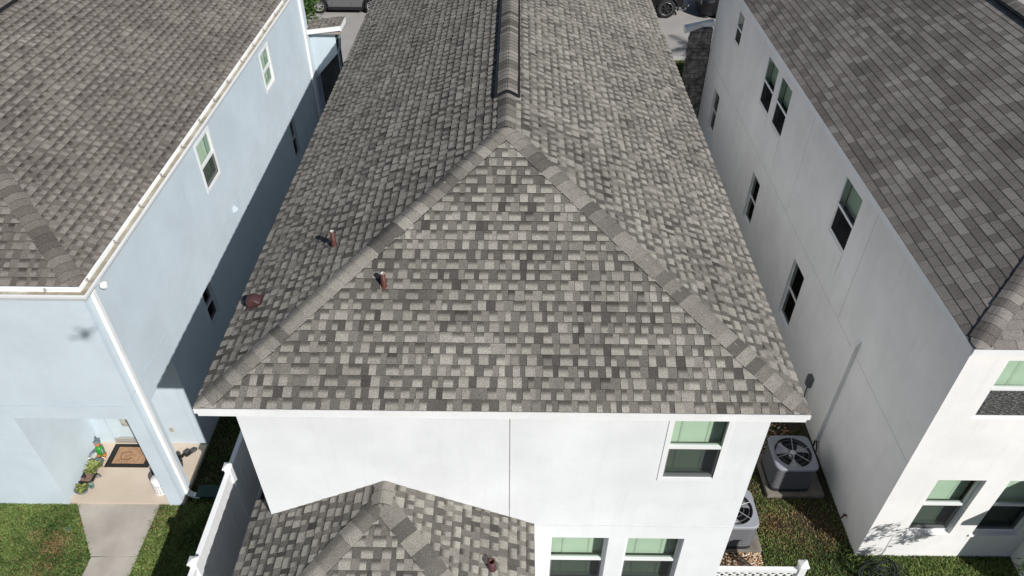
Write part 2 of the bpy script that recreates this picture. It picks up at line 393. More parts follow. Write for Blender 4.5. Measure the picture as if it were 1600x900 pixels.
def caps(mb, A, B, W1, W2, w, rng, expo=.2, lift=.02, tones=(.3, .68), clampf=None):
    """cap shingles folded over the line A->B, laid from A up; W1, W2 unit vectors down each side"""
    A = Vector(A); B = Vector(B); W1 = Vector(W1).normalized(); W2 = Vector(W2).normalized()
    L = (B-A).length; H = (B-A).normalized(); t = 0
    Nn = (-(W1+W2)).normalized()
    while t < L-.02:
        e = expo*rng.uniform(.92, 1.08); t1 = min(L, t+e*1.35); tone = rng.uniform(*tones)
        if rng.random() < .27: tone = rng.uniform(.12, .28)
        def sec(tt, h):
            c = A+H*tt
            sk = rng.uniform(-.006, .006)
            q = [c+W1*(w+sk)+Nn*(h-.004), c+W1*w*.45+Nn*(h+.002), c+W1*w*.12+Nn*(h-.002), c+W2*w*.12+Nn*(h-.002), c+W2*w*.45+Nn*(h+.002), c+W2*(w+sk)+Nn*(h-.004)]
            return [clampf(p) for p in q] if clampf else q
        a = sec(t, lift+.009); b = sec(t1, lift)
        for i in range(5):
            mb.face([a[i], a[i+1], b[i+1], b[i]], (tone, 1, .8, 1), True)
            mb.face([a[i]-Nn*.012, a[i+1]-Nn*.012, a[i+1], a[i]], (tone, 1, .1, 1))
        dn = Nn*(lift+.006)
        for k_ in (0, 5):
            if clampf and ((clampf(a[k_]-dn)-(a[k_]-dn)).length > 1e-6 or (clampf(b[k_]-dn)-(b[k_]-dn)).length > 1e-6 or (clampf(a[k_]+Nn*1e-4)-(a[k_]+Nn*1e-4)).length > 1e-6): continue
            mb.face([a[k_]-dn, a[k_], b[k_], b[k_]-dn], (tone, 1, .1, 1))
        t += e
PITCHR = .489
def hip_roof(house, x0, x1, y0, y1, z, material, rng, styles=('teeth', 'teeth', 'teeth', 'plain'), far_hip=True, vent=None, vent_name='ridge_vent', shname='roof'):
    """hip roof; styles = (front, left, right, back)"""
    th = math.atan(PITCHR); c, s = math.cos(th), math.sin(th); hw = (x1-x0)/2; S = hw/c; zr = z+hw*PITCHR; xm = (x0+x1)/2; D = y1-y0
    mb = MB()
    far = (lambda q: D-q*c) if far_hip else (lambda q: D)
    slope(mb, (x0, y0, z), (1, 0, 0), (0, c, s), (0, -s, c), S, lambda q: q*c, lambda q: 2*hw-q*c, styles[0], rng)
    slope(mb, (x0, y0, z), (0, 1, 0), (c, 0, s), (-s, 0, c), S, lambda q: q*c, far, styles[1], rng)
    slope(mb, (x1, y0, z), (0, 1, 0), (-c, 0, s), (s, 0, c), S, lambda q: q*c, far, styles[2], rng)
    if far_hip: slope(mb, (x0, y1, z), (1, 0, 0), (0, -c, s), (0, s, c), S, lambda q: q*c, lambda q: 2*hw-q*c, styles[3], rng)
    roof = mb.build(shname, material, house)
    a = (xm, y0+hw, zr); b = (xm, y1-(hw if far_hip else 0), zr)
    # side directions of a hip: perpendicular to the hip, lying in each roof plane
    def perp(H, N): 
        w = Vector(H).cross(Vector(N)).normalized()
        return w if w.z < 0 else -w
    nF, nL, nR, nB = Vector((0, -s, c)), Vector((-s, 0, c)), Vector((s, 0, c)), Vector((0, s, c))
    def clampf(p):
        x, y = min(x1, max(x0, p.x)), max(y0, min(y1, p.y))
        if abs(x-p.x)+abs(y-p.y) < 1e-9: return p
        return Vector((x, y, max(p.z, z+PITCHR*max(0, min(x-x0, x1-x, y-y0, y1-y))+.022)))
    for (A, Bp, n1, n2) in (((x0, y0, z), a, nF, nL), ((x1, y0, z), a, nF, nR)) + ((((x0, y1, z), b, nB, nL), ((x1, y1, z), b, nB, nR)) if far_hip else ()):
        H = (Vector(Bp)-Vector(A)).normalized(); hm = MB()
        caps(hm, Vector(A)+H*.03, Vector(Bp)-H*.02, perp(H, n1), perp(H, n2), .165, rng, clampf=clampf, expo=.165)
        hm.build('hip_cap', material, roof)
    rm = MB(); e = vent if vent else b[1]
    caps(rm, a, (xm, e, zr), (-c, 0, -s), (c, 0, -s), .165, rng, lift=.024); 
    rm.build('ridge_cap', material, roof)
    if vent:
        vm = MB()
        for sg in (-1, 1):
            v1 = Vector((sg*c, 0, -s)); n = Vector((sg*s, 0, c))
            for (wa, wb, ha, hb) in ((0, .212, .0, .055),):
                A = Vector((xm, vent, zr)); Bv = Vector((xm, b[1]+.3, zr))
                pts = []
                for base in (A, Bv):
                    pts += [base+v1*wb+n*.0, base+v1*(wb)+n*hb, base+V(0, 0, .062)]
                vm.mesh(pts+[A, Bv], [(0, 1, 4, 3), (1, 2, 5, 4), (0, 1, 2, 6)])
        vent_o = vm.build(vent_name, MT['black_plastic'], roof)
        cm = MB(); caps(cm, (xm, vent+.03, zr+.055), (xm, b[1]+.2, zr+.055), (-c, 0, -s), (c, 0, -s), .188, rng, expo=.15, lift=.012, tones=(.45, .7))
        cm.build('ridge_cap', material, roof)
    return roof, zr

# ------------------------------------------------------------------ walls and windows
def wall_face(mb, O, U, width, z0, z1, opens, depth, N):
    """rectangular wall with rectangular openings (u0,u1,z0,z1) and their reveals"""
    O = Vector(O); U = Vector(U); N = Vector(N)
    us = sorted({0, width} | {q for o in opens for q in o[:2]}); zs = sorted({z0, z1} | {q for o in opens for q in o[2:4]})
    for i in range(len(us)-1):
        for j in range(len(zs)-1):
            uc, zc = (us[i]+us[i+1])/2, (zs[j]+zs[j+1])/2
            if any(o[0] < uc < o[1] and o[2] < zc < o[3] for o in opens): continue
            mb.face([O+U*us[i]+V(0, 0, zs[j]), O+U*us[i+1]+V(0, 0, zs[j]), O+U*us[i+1]+V(0, 0, zs[j+1]), O+U*us[i]+V(0, 0, zs[j+1])])
    for (a, b, c, d) in [o[:4] for o in opens]:
        q = [(a, c), (b, c), (b, d), (a, d)]
        for i in range(4):
            (ua, za), (ub, zb) = q[i], q[(i+1) % 4]
            A = O+U*ua+V(0, 0, za); B = O+U*ub+V(0, 0, zb)
            mb.face([A, B, B-N*depth, A-N*depth])
def window(house, O, U, N, o, recess=.02, blind='full', trim=True, screen=True, gl='glass', scr='screen', fw=.05, label=None, frame_mat='vinyl', extras=True, fd=.06):
    O = Vector(O); U = Vector(U); N = Vector(N); u0, u1, z0, z1 = o
    def bx(mb, a, b, c, d, n0, n1):
        mid = O+U*((a+b)/2)+V(0, 0, (c+d)/2)+N*((n0+n1)/2)
        mb.obox(mid, U*((b-a)/2), V(0, 0, (d-c)/2), N*((n1-n0)/2))
    zm = (z0+z1)/2; f = MB(); d = -recess
    g0, g1 = d-fd, d+.0
    if trim:
        pr = .009; t = .024
        bx(f, u0-t, u0+fw, z0-t, z1+t, g0, pr); bx(f, u1-fw, u1+t, z0-t, z1+t, g0, pr)
        bx(f, u0+fw, u1-fw, z1-fw, z1+t, g0, pr-.002); bx(f, u0+fw, u1-fw, z0-t, z0+fw*.8, g0, pr-.002)
    else:
        bx(f, u0, u0+fw, z0, z1, g0, g1); bx(f, u1-fw, u1, z0, z1, g0, g1)
        bx(f, u0+fw, u1-fw, z1-fw, z1, g0, g1-.002); bx(f, u0+fw, u1-fw, z0, z0+fw, g0, g1-.002)
    bx(f, u0+fw, u1-fw, zm-.028, zm+.028, g0, d+.004)
    # lower sash frame
    bx(f, u0+fw, u0+fw+.022, z0+fw, zm-.028, g0, d-.2*fd); bx(f, u1-fw-.022, u1-fw, z0+fw, zm-.028, g0, d-.2*fd)
    bx(f, u0+fw+.022, u1-fw-.022, z0+fw*.8, z0+fw+.04, g0, d-.24*fd)
    fo = f.build('window', MT[frame_mat], house)
    if label: fo['label'] = label
    for (a, b) in ((zm+.028, z1-fw), (z0+fw, zm-.028)):
        pn = MB(); n0 = d-.58*fd if a > zm else d-.77*fd
        pn.face([O+U*(u0+fw)+N*n0+V(0, 0, a), O+U*(u1-fw)+N*n0+V(0, 0, a), O+U*(u1-fw)+N*n0+V(0, 0, b), O+U*(u0+fw)+N*n0+V(0, 0, b)])
        pn.build('pane', MT[gl], fo)
    if screen:
        pn = MB(); n0 = d-.006
        pn.face([O+U*(u0+fw)+N*n0+V(0, 0, z0+fw), O+U*(u1-fw)+N*n0+V(0, 0, z0+fw), O+U*(u1-fw)+N*n0+V(0, 0, zm-.03), O+U*(u0+fw)+N*n0+V(0, 0, zm-.03)])
        pn.build('insect_screen', MT[scr], fo)
    if blind:
        b = MB(); bot = z0+.09 if blind == 'full' else blind; nn = d-.17
        z = z1-.06
        while z > bot:
            ta = R_(62); hw = .026
            c = O+U*((u0+u1)/2)+N*nn+V(0, 0, z)
            b.obox(c, U*((u1-u0)/2-.02), (N*math.cos(ta)-V(0, 0, 1)*math.sin(ta))*hw, (N*math.sin(ta)+V(0, 0, 1)*math.cos(ta))*.0015)
            z -= .042
        c = O+U*((u0+u1)/2)+N*nn+V(0, 0, bot-.015); b.obox(c, U*((u1-u0)/2-.02), N*.022, V(0, 0, .011))
        if extras:
            for q in (.27, .73):
                c = O+U*(u0+(u1-u0)*q)+N*(nn+.028)+V(0, 0, (bot+z1)/2); b.obox(c, U*.003, N*.0015, V(0, 0, (z1-bot)/2))
        b.build('blind', MT['blind'], fo)
        # inner sill board
        si = MB(); bx(si, u0, u1, z0-.02, z0+.02, d-.3, d-.06); si.build('window_sill', MT['vinyl'], fo)
    return fo
def shell(house, x0, x1, y0, y1, H, fronts, lefts, rights, material, depth=.16, skip=()):
    """four walls; window openings per side are (u0,u1,z0,z1) in world x or y"""
    w = MB()
    wall_face(w, (x0, y0, 0), (1, 0, 0), x1-x0, -.1, H, [(a-x0, b-x0, c, d) for a, b, c, d in fronts], depth, (0, -1, 0))
    wall_face(w, (x0, y0, 0), (0, 1, 0), y1-y0, -.1, H, [(a-y0, b-y0, c, d) for a, b, c, d in lefts], depth, (-1, 0, 0))
    wall_face(w, (x1, y0, 0), (0, 1, 0), y1-y0, -.1, H, [(a-y0, b-y0, c, d) for a, b, c, d in rights], depth, (1, 0, 0))
    wall_face(w, (x0, y1, 0), (1, 0, 0), x1-x0, -.1, H, [], depth, (0, 1, 0))
    return w
def strip(house, mb, name, material): return mb.build(name, material, house)

GROUP_H = 'two storey houses side by side'
# ================================================================== MAIN HOUSE
rng = random.Random(11)
XL, XR, YF, ZE = -4.122, 3.83, 6.235, 5.63
WX0, WX1, WY0, YB = -3.78, 3.515, 6.53, 24.0
house = thing('house', (-.13, 15, 0), 'white stucco house in the middle with a grey shingle hip roof', 'house', GROUP_H)
up = (2.16, 3.0, 3.80, 5.30); lo1 = (.61, 1.575, .62, 2.19); lo2 = (1.86, 2.80, .62, 2.19)
sides = [(9.0, 9.8, .9, 2.3), (12.0, 12.9, .9, 2.3), (15.2, 16.1, .9, 2.3)]
w = shell(house, WX0, WX1, WY0, YB-.3, 5.52, [up, lo1, lo2], [], sides, MT['white_stucco'])
wall_o = w.build('wall', MT['white_stucco'], house)
im = MB(); im.box(WX0+.9, WX1-.9, WY0+.95, YB-1.2, .01, 5.4); im.build('unlit_backing', MT['unlit_dark'], house)  # dark box added inside so the windows look into unlit rooms
window(house, (0, WY0, 0), (1, 0, 0), (0, -1, 0), up, .0, label='upstairs window with raised white trim and blinds')
window(house, (0, WY0, 0), (1, 0, 0), (0, -1, 0), lo1, .075, trim=False, label='left of the pair of recessed downstairs windows')
window(house, (0, WY0, 0), (1, 0, 0), (0, -1, 0), lo2, .075, trim=False, label='right of the pair of recessed downstairs windows')
for s_ in sides: window(house, (WX1, 0, 0), (0, 1, 0), (1, 0, 0), s_, .05, trim=False)
j = MB(); j.box(-.046, -.034, WY0-.003, WY0+.01, 2.60, 5.47); j.build('control_joint', MT['joint'], house)
j = MB(); j.box(.40, WX1-.002, WY0-.004, WY0+.01, 2.545, 2.557); j.build('floor_line', MT['joint_soft'], house)
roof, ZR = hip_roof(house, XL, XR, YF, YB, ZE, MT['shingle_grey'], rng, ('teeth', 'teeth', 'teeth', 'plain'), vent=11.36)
fa = MB()
fa.box(XL+.015, XR-.015, YF+.012, YF+.04, 5.47, 5.62); fa.box(XL-.01, XR+.01, YF-.012, YF+.012, 5.545, 5.622)
fa.box(XL+.012, XL+.04, YF+.04, YB, 5.49, 5.62); fa.box(XR-.04, XR-.012, YF+.04, YB, 5.49, 5.62); fa.box(XL+.04, XR-.04, YB-.04, YB, 5.49, 5.62)
fa.build('fascia', MT['white_metal'], house)
so = MB(); so.box(XL+.04, XR-.04, YF+.04, WY0-.003, 5.482, 5.497); so.box(XL+.04, WX0-.003, WY0-.003, YB-.05, 5.482, 5.497); so.box(WX1+.003, XR-.04, WY0-.003, YB-.05, 5.482, 5.497)
so.build('soffit', MT['white_metal'], house)
def pipe(house, x, y, z, h, r=.037, mt='copper'):
    p = MB(); p.lathe((x, y, z-.08), [(r*1.25, 0), (r*1.2, .1), (r, .115), (r, h+.08), (r*.8, h+.08), (r*.8, h-.02)], 16)
    o = p.build('vent_pipe', MT[mt], house)
    q = MB(); q.lathe((x, y, z), [(r*.83, h-.03), (r*.83, h+.004), (r*.62, h+.004), (r*.6, h-.1), (0, h-.1)], 16); q.build('pipe_rim', MT['kerb'] if mt == 'copper' else MT['copper'], o)  # pale rim on the rust-brown pipes paints in the highlight at the top
    return o
pipe(house, -2.70, 8.83, 6.32, .27)['label'] = 'vent pipe on the left slope'
pipe(house, -1.80, 7.80, 6.39, .25)['label'] = 'vent pipe on the front hip'
def goose(house, x, y, z):
    """hooded exhaust vent: flange, throat and a curved hood opening downslope"""
    th = math.atan(PITCHR)
    p = MB(); k0 = .86; U = V(0, 1, 0)*k0; Dn = V(-math.cos(th), 0, -math.sin(th))*k0; N = V(-math.sin(th), 0, math.cos(th))*k0; c = V(x, y, z)
    p.obox(c+N*.018, U*.15, Dn*.17, N*.004)
    prof = [(.11, .02), (.11, .10), (.085, .145), (.03, .165), (-.05, .14), (-.10, .09), (-.125, .02)]
    n = len(prof); vs = []
    for sy, k in ((-1, .86), (-.8, 1), (.8, 1), (1, .86)):
        vs += [c+U*(.1*sy)+Dn*(a*(k if k < 1 else 1))+N*(.02+(b-.02)*k) for a, b in prof]
    p.mesh(vs, [(r*n+i, r*n+i+1, (r+1)*n+i+1, (r+1)*n+i) for r in range(3) for i in range(n-1)], True)
    p.mesh(vs[:n], [tuple(range(n))]); p.mesh(vs[-n:], [tuple(range(n))])
    o = p.build('exhaust_vent', MT['maroon'], house)
    q = MB(); q.obox(c+Dn*.1115+N*.05, U*.085, Dn*.001, N*.026); q.build('vent_opening', MT['black_plastic'], o)
goose(house, -3.80, 8.12, 5.79)
# front wing with its own hip roof
wx0, wx1, wzr = -4.15, .35, 2.57; wyf = 3.95
th = math.atan(PITCHR); c_, s_ = math.cos(th), math.sin(th); hw = (wx1-wx0)/2; S_ = hw/c_
wm = MB(); D_ = WY0-wyf
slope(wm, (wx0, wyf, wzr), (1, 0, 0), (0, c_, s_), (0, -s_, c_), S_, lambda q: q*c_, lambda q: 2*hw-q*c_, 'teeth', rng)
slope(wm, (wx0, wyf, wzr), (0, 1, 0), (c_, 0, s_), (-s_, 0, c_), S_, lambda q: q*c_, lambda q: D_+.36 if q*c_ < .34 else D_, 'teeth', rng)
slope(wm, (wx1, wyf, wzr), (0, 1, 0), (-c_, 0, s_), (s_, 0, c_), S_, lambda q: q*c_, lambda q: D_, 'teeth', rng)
wroof = wm.build('wing_roof', MT['shingle_grey'], house)
ap = V((wx0+wx1)/2, wyf+hw, wzr+hw*PITCHR)
for (A, nn) in ((V(wx0, wyf, wzr), V(-s_, 0, c_)), (V(wx1, wyf, wzr), V(s_, 0, c_))):
    H = (ap-A).normalized(); hm = MB()
    def perp(H, N):
        q = H.cross(N).normalized(); return q if q.z < 0 else -q
    caps(hm, A+H*.03, ap-H*.02, perp(H, V(0, -s_, c_)), perp(H, nn), .165, rng, expo=.24); hm.build('hip_cap', MT['shingle_grey'], wroof)
hm = MB(); caps(hm, ap-V(0, .06, 0), V(ap.x, WY0-.002, ap.z), V(-c_, 0, -s_), V(c_, 0, -s_), .17, rng, lift=.026, expo=.22); hm.build('ridge_cap', MT['shingle_grey'], wroof)
ww = MB(); ww.box(wx0+.33, wx1-.012, wyf+.3, WY0-.003, 0, 2.5)
ww.build('wing_wall', MT['white_stucco'], house)
fm = MB(); fm.box(wx0+.01, wx0+.035, wyf+.01, WY0+.34, 2.43, 2.562); fm.box(wx0+.035, wx1-.012, wyf+.01, wyf+.035, 2.43, 2.562); fm.box(wx0+.035, WX0-.003, wyf+.035, WY0+.34, 2.43, 2.445)
fm.build('wing_fascia', MT['black_plastic'], house)
pipe(house, -.29, 5.60, 2.88, .19, r=.06, mt='maroon')['label'] = 'vent pipe on the wing roof'

# ================================================================== LEFT HOUSE
rng = random.Random(5)
lh = thing('house', (-10.6, 15, 0), 'pale blue stucco house on the left with a brownish shingle roof and white gutters', 'house', GROUP_H)
LX1, LX0, LY0, LY1 = -6.6, -14.6, 8.45, 23.05
porch = (-8.88, -6.87, -.1, 2.70)
up1 = (18.22, 19.02, 4.27, 5.30); up2 = (13.38, 14.22, 4.28, 5.38); lw = (11.78, 12.27, 1.85, 2.75); lw2 = (19.45, 19.95, 1.5, 2.7)
w = MB()
wall_face(w, (LX0, LY0, 0), (1, 0, 0), LX1-LX0, -.1, 5.60, [(porch[0]-LX0, porch[1]-LX0, -.1, 2.70)], .27, (0, -1, 0))
wall_face(w, (LX1, LY0, 0), (0, 1, 0), LY1-LY0, -.1, 5.60, [(8.9-LY0, 9.93-LY0, -.1, 2.70)]+[(a-LY0, b-LY0, c, d) for a, b, c, d in (up1, up2, lw, lw2)], .16, (1, 0, 0))
wall_face(w, (LX0, LY0, 0), (0, 1, 0), LY1-LY0, -.1, 5.60, [], .1, (-1, 0, 0)); wall_face(w, (LX0, LY1, 0), (1, 0, 0), LX1-LX0, -.1, 5.6, [], .1, (0, 1, 0))
# porch inner faces
w.face([(-8.88, 8.72, -.1), (-8.88, 9.95, -.1), (-8.88, 9.95, 2.7), (-8.88, 8.72, 2.7)])
w.face([(-8.88, 9.95, -.1), (-8.58, 9.95, -.1), (-8.58, 9.95, 2.7), (-8.88, 9.95, 2.7)])
w.face([(-8.58, 9.95, -.1), (-8.58, 10.05, -.1), (-8.58, 10.05, 2.25), (-8.58, 9.95, 2.25)])
w.face([(-7.58, 9.95, -.1), (-7.58, 10.05, -.1), (-7.58, 10.05, 2.25), (-7.58, 9.95, 2.25)])
w.face([(-8.58, 9.95, 2.25), (-7.58, 9.95, 2.25), (-7.58, 9.95, 2.7), (-8.58, 9.95, 2.7)])
w.face([(-8.58, 9.95, 2.25), (-7.58, 9.95, 2.25), (-7.58, 10.05, 2.25), (-8.58, 10.05, 2.25)])
w.face([(-7.58, 9.95, -.1), (-6.61, 9.95, -.1), (-6.61, 9.95, 2.7), (-7.58, 9.95, 2.7)])
w.face([(-8.88, 8.46, 2.703), (-6.61, 8.46, 2.703), (-6.61, 9.95, 2.703), (-8.88, 9.95, 2.703)])
w.face([(-6.87, 8.72, -.1), (-6.87, 8.9, -.1), (-6.87, 8.9, 2.7), (-6.87, 8.72, 2.7)])
w.face([(-6.87, 8.9, -.1), (-6.76, 8.9, -.1), (-6.76, 8.9, 2.7), (-6.87, 8.9, 2.7)])
w.build('wall', MT['blue_stucco'], lh)
im = MB(); im.box(LX0+1, LX1-.9, 10.4, LY1-1, .01, 5.5); im.build('unlit_backing', MT['unlit_dark'], lh)
window(lh, (LX1, 0, 0), (0, 1, 0), (1, 0, 0), up1, .0, screen=False, label='farther upstairs side window')
window(lh, (LX1, 0, 0), (0, 1, 0), (1, 0, 0), up2, .0, screen=True, label='nearer upstairs side window')
window(lh, (LX1, 0, 0), (0, 1, 0), (1, 0, 0), lw, .05, blind=None, trim=False, gl='glass_clear', label='small downstairs window in the shade near the front', frame_mat='vinyl_grey')
window(lh, (LX1, 0, 0), (0, 1, 0), (1, 0, 0), lw2, .05, blind=None, trim=False, gl='glass_clear', label='farther downstairs window in the shade', frame_mat='vinyl_grey')
# door in the porch
d = MB(); d.box(-8.575, -7.585, 10.03, 10.07, .2, 2.24); d.box(-8.575, -8.50, 10.00, 10.03, .1, 2.24); d.box(-7.66, -7.585, 10.00, 10.03, .1, 2.24)
for (a, b, c, e) in ((-8.36, -8.31, .50, 2.1), (-7.85, -7.80, .50, 2.1), (-8.31, -7.85, .50, .55), (-8.31, -7.85, 2.05, 2.1)): d.box(a, b, 10.012, 10.03, c, e)
do = d.build('door', MT['door'], lh)
d = MB(); d.box(-8.31, -7.85, 10.02, 10.028, .55, 2.05); d.build('door_glass', mat('frosted_door_glass', (.36, .36, .31), .3, var=.25, vscale=9), do)
d = MB(); d.tube([(-7.75, 10.03, 1.05), (-7.75, 9.97, 1.05), (-7.85, 9.965, 1.05)], .012); d.build('door_handle', MT['rim'], do)
d = MB(); d.box(-8.575, -7.585, 9.96, 10.06, .1, .2); d.build('door_sill', MT['threshold'], lh)
d = MB(); d.box(-8.875, -6.585, 8.46, 9.948, 0, .10); d.build('porch_floor', MT['porch_concrete'], lh)
d = MB(); d.box(-7.27, -7.19, 9.93, 9.95, .49, .61); d.box(-7.255, -7.205, 9.92, 9.93, .505, .595); d.build('wall_outlet', MT['gutter_dirt'], lh)
j = MB(); j.box(LX0+.01, LX1-.003, LY0-.004, LY0+.01, 3.045, 3.057); j.box(LX1-.01, LX1+.004, LY0+.01, LY1-.02, 3.26, 3.272); j.build('floor_line', MT['joint_blue'], lh)
GAPS = (.26, .3, .36, .42, .5, .58)
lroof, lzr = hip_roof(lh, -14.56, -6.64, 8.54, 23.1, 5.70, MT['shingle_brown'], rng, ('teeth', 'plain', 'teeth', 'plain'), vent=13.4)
# K-style gutters, open at the top
def gutter(house, pts, out, label):
    """pts: run along roof edge at z; out: outward dirs per point; mitred"""
    prof = [(-.02, .05), (-.015, -.02), (0, -.12), (.12, -.12), (.14, -.07), (.18, -.03), (.185, .012), (.145, .014), (.14, 0), (.132, -.02), (.125, -.108), (.01, -.108), (.004, -.01), (-.012, .05)]
    mb = MB(); n = len(prof); vs = []
    for p, o in zip(pts, out):
        for (a, b) in prof: vs.append(Vector(p)+Vector(o)*a+V(0, 0, b))
    k = len(pts)
    mb.mesh(vs, [(i*n+j, i*n+(j+1) % n, (i+1)*n+(j+1) % n, (i+1)*n+j) for i in range(k-1) for j in range(n)])
    g_ = mb.build('gutter', MT['white_metal'], house); g_['label'] = label
    bt = MB()
    for i in range(k-1):
        A, B = Vector(pts[i]), Vector(pts[i+1]); oa, ob = Vector(out[i]), Vector(out[i+1])
        bt.face([A+oa*.008+V(0, 0, -.045), B+ob*.008+V(0, 0, -.045), B+ob*.13+V(0, 0, -.045), A+oa*.13+V(0, 0, -.045)])
    bt.build('gutter_dirt', MT['gutter_dirt'], g_)
    return g_
zg = 5.655
gu = gutter(lh, [(-14.6, 8.535, zg), (-6.64, 8.535, zg), (-6.64, 23.1, zg)], [(0, -1, 0), (1, -1, 0), (1, 0, 0)], 'white gutter along the front and side eaves')
hm = MB()
yy = 8.75; r2 = random.Random(3)
def hanger(mb, x, y, ax):
    if ax == 'y': mb.obox((x+.075, y, zg-.005), (.085, 0, 0), (0, .009, 0), (0, 0, .004)); mb.obox((x+.02, y, zg+.02), (.02, 0, 0), (0, .012, 0), (0, 0, .02))
    else: mb.obox((x, y-.075, zg-.005), (.009, 0, 0), (0, .085, 0), (0, 0, .004)); mb.obox((x, y-.02, zg+.02), (.012, 0, 0), (0, .02, 0), (0, 0, .02))
while yy < 23:
    h_ = MB(); hanger(h_, -6.64, yy, 'y'); h_.build('gutter_hanger', MT['threshold'], gu); yy += 1.05*r2.uniform(.9, 1.1)
xx = -7.15
while xx > -14:
    h_ = MB(); hanger(h_, xx, 8.535, 'x'); h_.build('gutter_hanger', MT['threshold'], gu); xx -= 1.0*r2.uniform(.9, 1.1)
# wavy drip edge under the first course
dm = MB(); r2 = random.Random(8)
def wavy(A, B, o, n):
    A = Vector(A); B = Vector(B); o = Vector(o); prev = None
    for i in range(n+1):
        p = A.lerp(B, i/n); wv = .03+r2.uniform(-.012, .012)
        q = (p-o*.03+V(0, 0, .012), p+o*wv+V(0, 0, -.012+r2.uniform(-.006, .006)))
        if prev: dm.face([prev[0], q[0], q[1], prev[1]])
        prev = q
wavy((-14.5, 8.535, 5.70), (-6.64, 8.535, 5.70), (0, -1, 0), 22); wavy((-6.64, 8.535, 5.70), (-6.64, 23.1, 5.70), (1, 0, 0), 40)
dm.build('drip_edge', MT['white_metal'], lh)
# front corner downspout with kick-out, and the one at the far corner
def downspout(house, x, y, ztop, zbot, r=(.05, .038), elbow=True, label=None):
    mb = MB()
    def seg(p, q):
        p = Vector(p); q = Vector(q); t = (q-p).normalized(); a = V(0, 1, 0); b = t.cross(a).normalized()
        mb.obox((p+q)/2, a*r[0], b*r[1], t*((q-p).length/2+.01))
    seg((x, y, zbot+.16), (x, y, ztop)); 
    if elbow: seg((x, y, zbot+.17), (x+.09, y, zbot+.07)); seg((x+.07, y, zbot+.075), (x+.22, y, zbot+.03))
    o = mb.build('downspout', MT['white_metal'], house, bevel=.012)
    if label: o['label'] = label
downspout(lh, -6.555, 8.66, 5.52, .02, r=(.05, .035), label='white downspout on the front corner')
downspout(lh, -6.56, 22.48, 5.55, .02, r=(.06, .035), elbow=False, label='white downspout near the far corner')
u_ = MB(); u_.blob((-6.50, 8.90, 5.45), (.06, .08, .055), 14, 8); u_.lathe((-6.50, 8.90, 5.40), [(.05, 0), (.06, .04), (.06, .08)], 14); u_.build('soffit_light', MT['white_metal'], lh)
# dryer hood on the side wall
v_ = MB(); v_.mesh([(-6.6, 14.31, 3.26), (-6.6, 14.43, 3.26), (-6.52, 14.44, 3.15), (-6.52, 14.30, 3.15), (-6.6, 14.30, 3.11), (-6.6, 14.44, 3.11)], [(0, 1, 2, 3), (0, 3, 4), (1, 5, 2), (3, 2, 5, 4)])
v_.build('dryer_vent', mat('blue_painted_metal', (.55, .63, .67), .5), lh)
# side entry projection at the far end: sloped white fascia, blue wall cut along the shadow edge, dark panel as the shade below
e = MB()
e.face([(-6.6, 23.06, 2.5), (-6.6, 23.06, 4.0), (-5.78, 23.06, 4.0), (-5.78, 23.06, 3.35)])
e.face([(-6.6, 23.06, 2.5), (-5.78, 23.06, 3.35), (-5.78, 23.22, 3.35), (-6.6, 23.22, 2.5)])
e.build('entry_wall', MT['blue_stucco'], lh)
e = MB()
e.mesh([(-6.62, 22.86, 4.02), (-5.52, 22.86, 4.16), (-5.52, 22.90, 4.16), (-6.62, 22.90, 4.02), (-6.62, 22.86, 4.16), (-5.52, 22.86, 4.30), (-5.52, 22.90, 4.30), (-6.62, 22.90, 4.16)],
       [(0, 1, 5, 4), (4, 5, 6, 7), (1, 2, 6, 5), (0, 3, 2, 1), (2, 3, 7, 6), (0, 4, 7, 3)])
e.box(-5.56, -5.52, 22.9, 23.7, 4.12, 4.28)
e.build('entry_fascia', MT['white_metal'], lh)
e = MB(); A, B, C, D = V(-6.64, 22.88, 4.17), V(-5.5, 22.88, 4.31), V(-5.5, 23.7, 4.31), V(-6.64, 23.7, 4.17)
slope(e, A, (0, 1, 0), (B-A).normalized(), V(-.12, 0, .99), 1.14, lambda q: 0, lambda q: .82, 'teeth', rng)
e.box(-6.6, -5.56, 22.9, 23.68, 4.02, 4.1)
e.build('entry_roof', MT['shingle_brown'], lh)
e = MB(); e.box(-6.6, -5.8, 23.6, 23.68, 0, 4.0); e.build('entry_shade', MT['unlit_dark'], lh)  # flat dark panel stands in for the deep shade under the diagonal
e = MB(); e.tube([(-5.62, 23.0, 4.0), (-5.66, 23.02, 3.6), (-5.74, 23.06, 3.4), (-5.76, 23.08, 0.0)], .035, 8); e.build('entry_post', mat('blue_grey_post', (.2, .25, .3), .6), lh)

# ================================================================== RIGHT HOUSE
rng = random.Random(21)
rh = thing('house', (10.5, 15, 0), 'white stucco house on the right with a dark slate-coloured shingle roof', 'house', GROUP_H)
RX0, RX1, RY0, RY1 = 6.56, 14.5, 7.53, 24.4
ups = [(21.31, 21.92, 4.32, 5.25), (17.67, 18.58, 3.98, 5.27), (16.45, 17.34, 3.98, 5.27), (11.75, 12.65, 4.0, 5.30)]
los = [(22.22, 22.93, .92, 2.33), (16.95, 17.67, .88, 2.34), (12.96, 13.72, .74, 2.40)]
fr = [(7.14, 8.6, 4.05, 5.36), (7.24, 8.06, .80, 2.45), (8.46, 9.3, .80, 2.45)]
w = shell(rh, RX0, RX1, RY0, RY1, 5.52, fr, ups+los, [], MT['shade_stucco'])
w.build('wall', MT['shade_stucco'], rh)
im = MB(); im.box(RX0+.8, RX1-.9, RY0+.9, RY1-1.0, .01, 5.4); im.build('unlit_backing', MT['unlit_dark'], rh)
O, U, N = (RX0, 0, 0), (0, 1, 0), (-1, 0, 0)
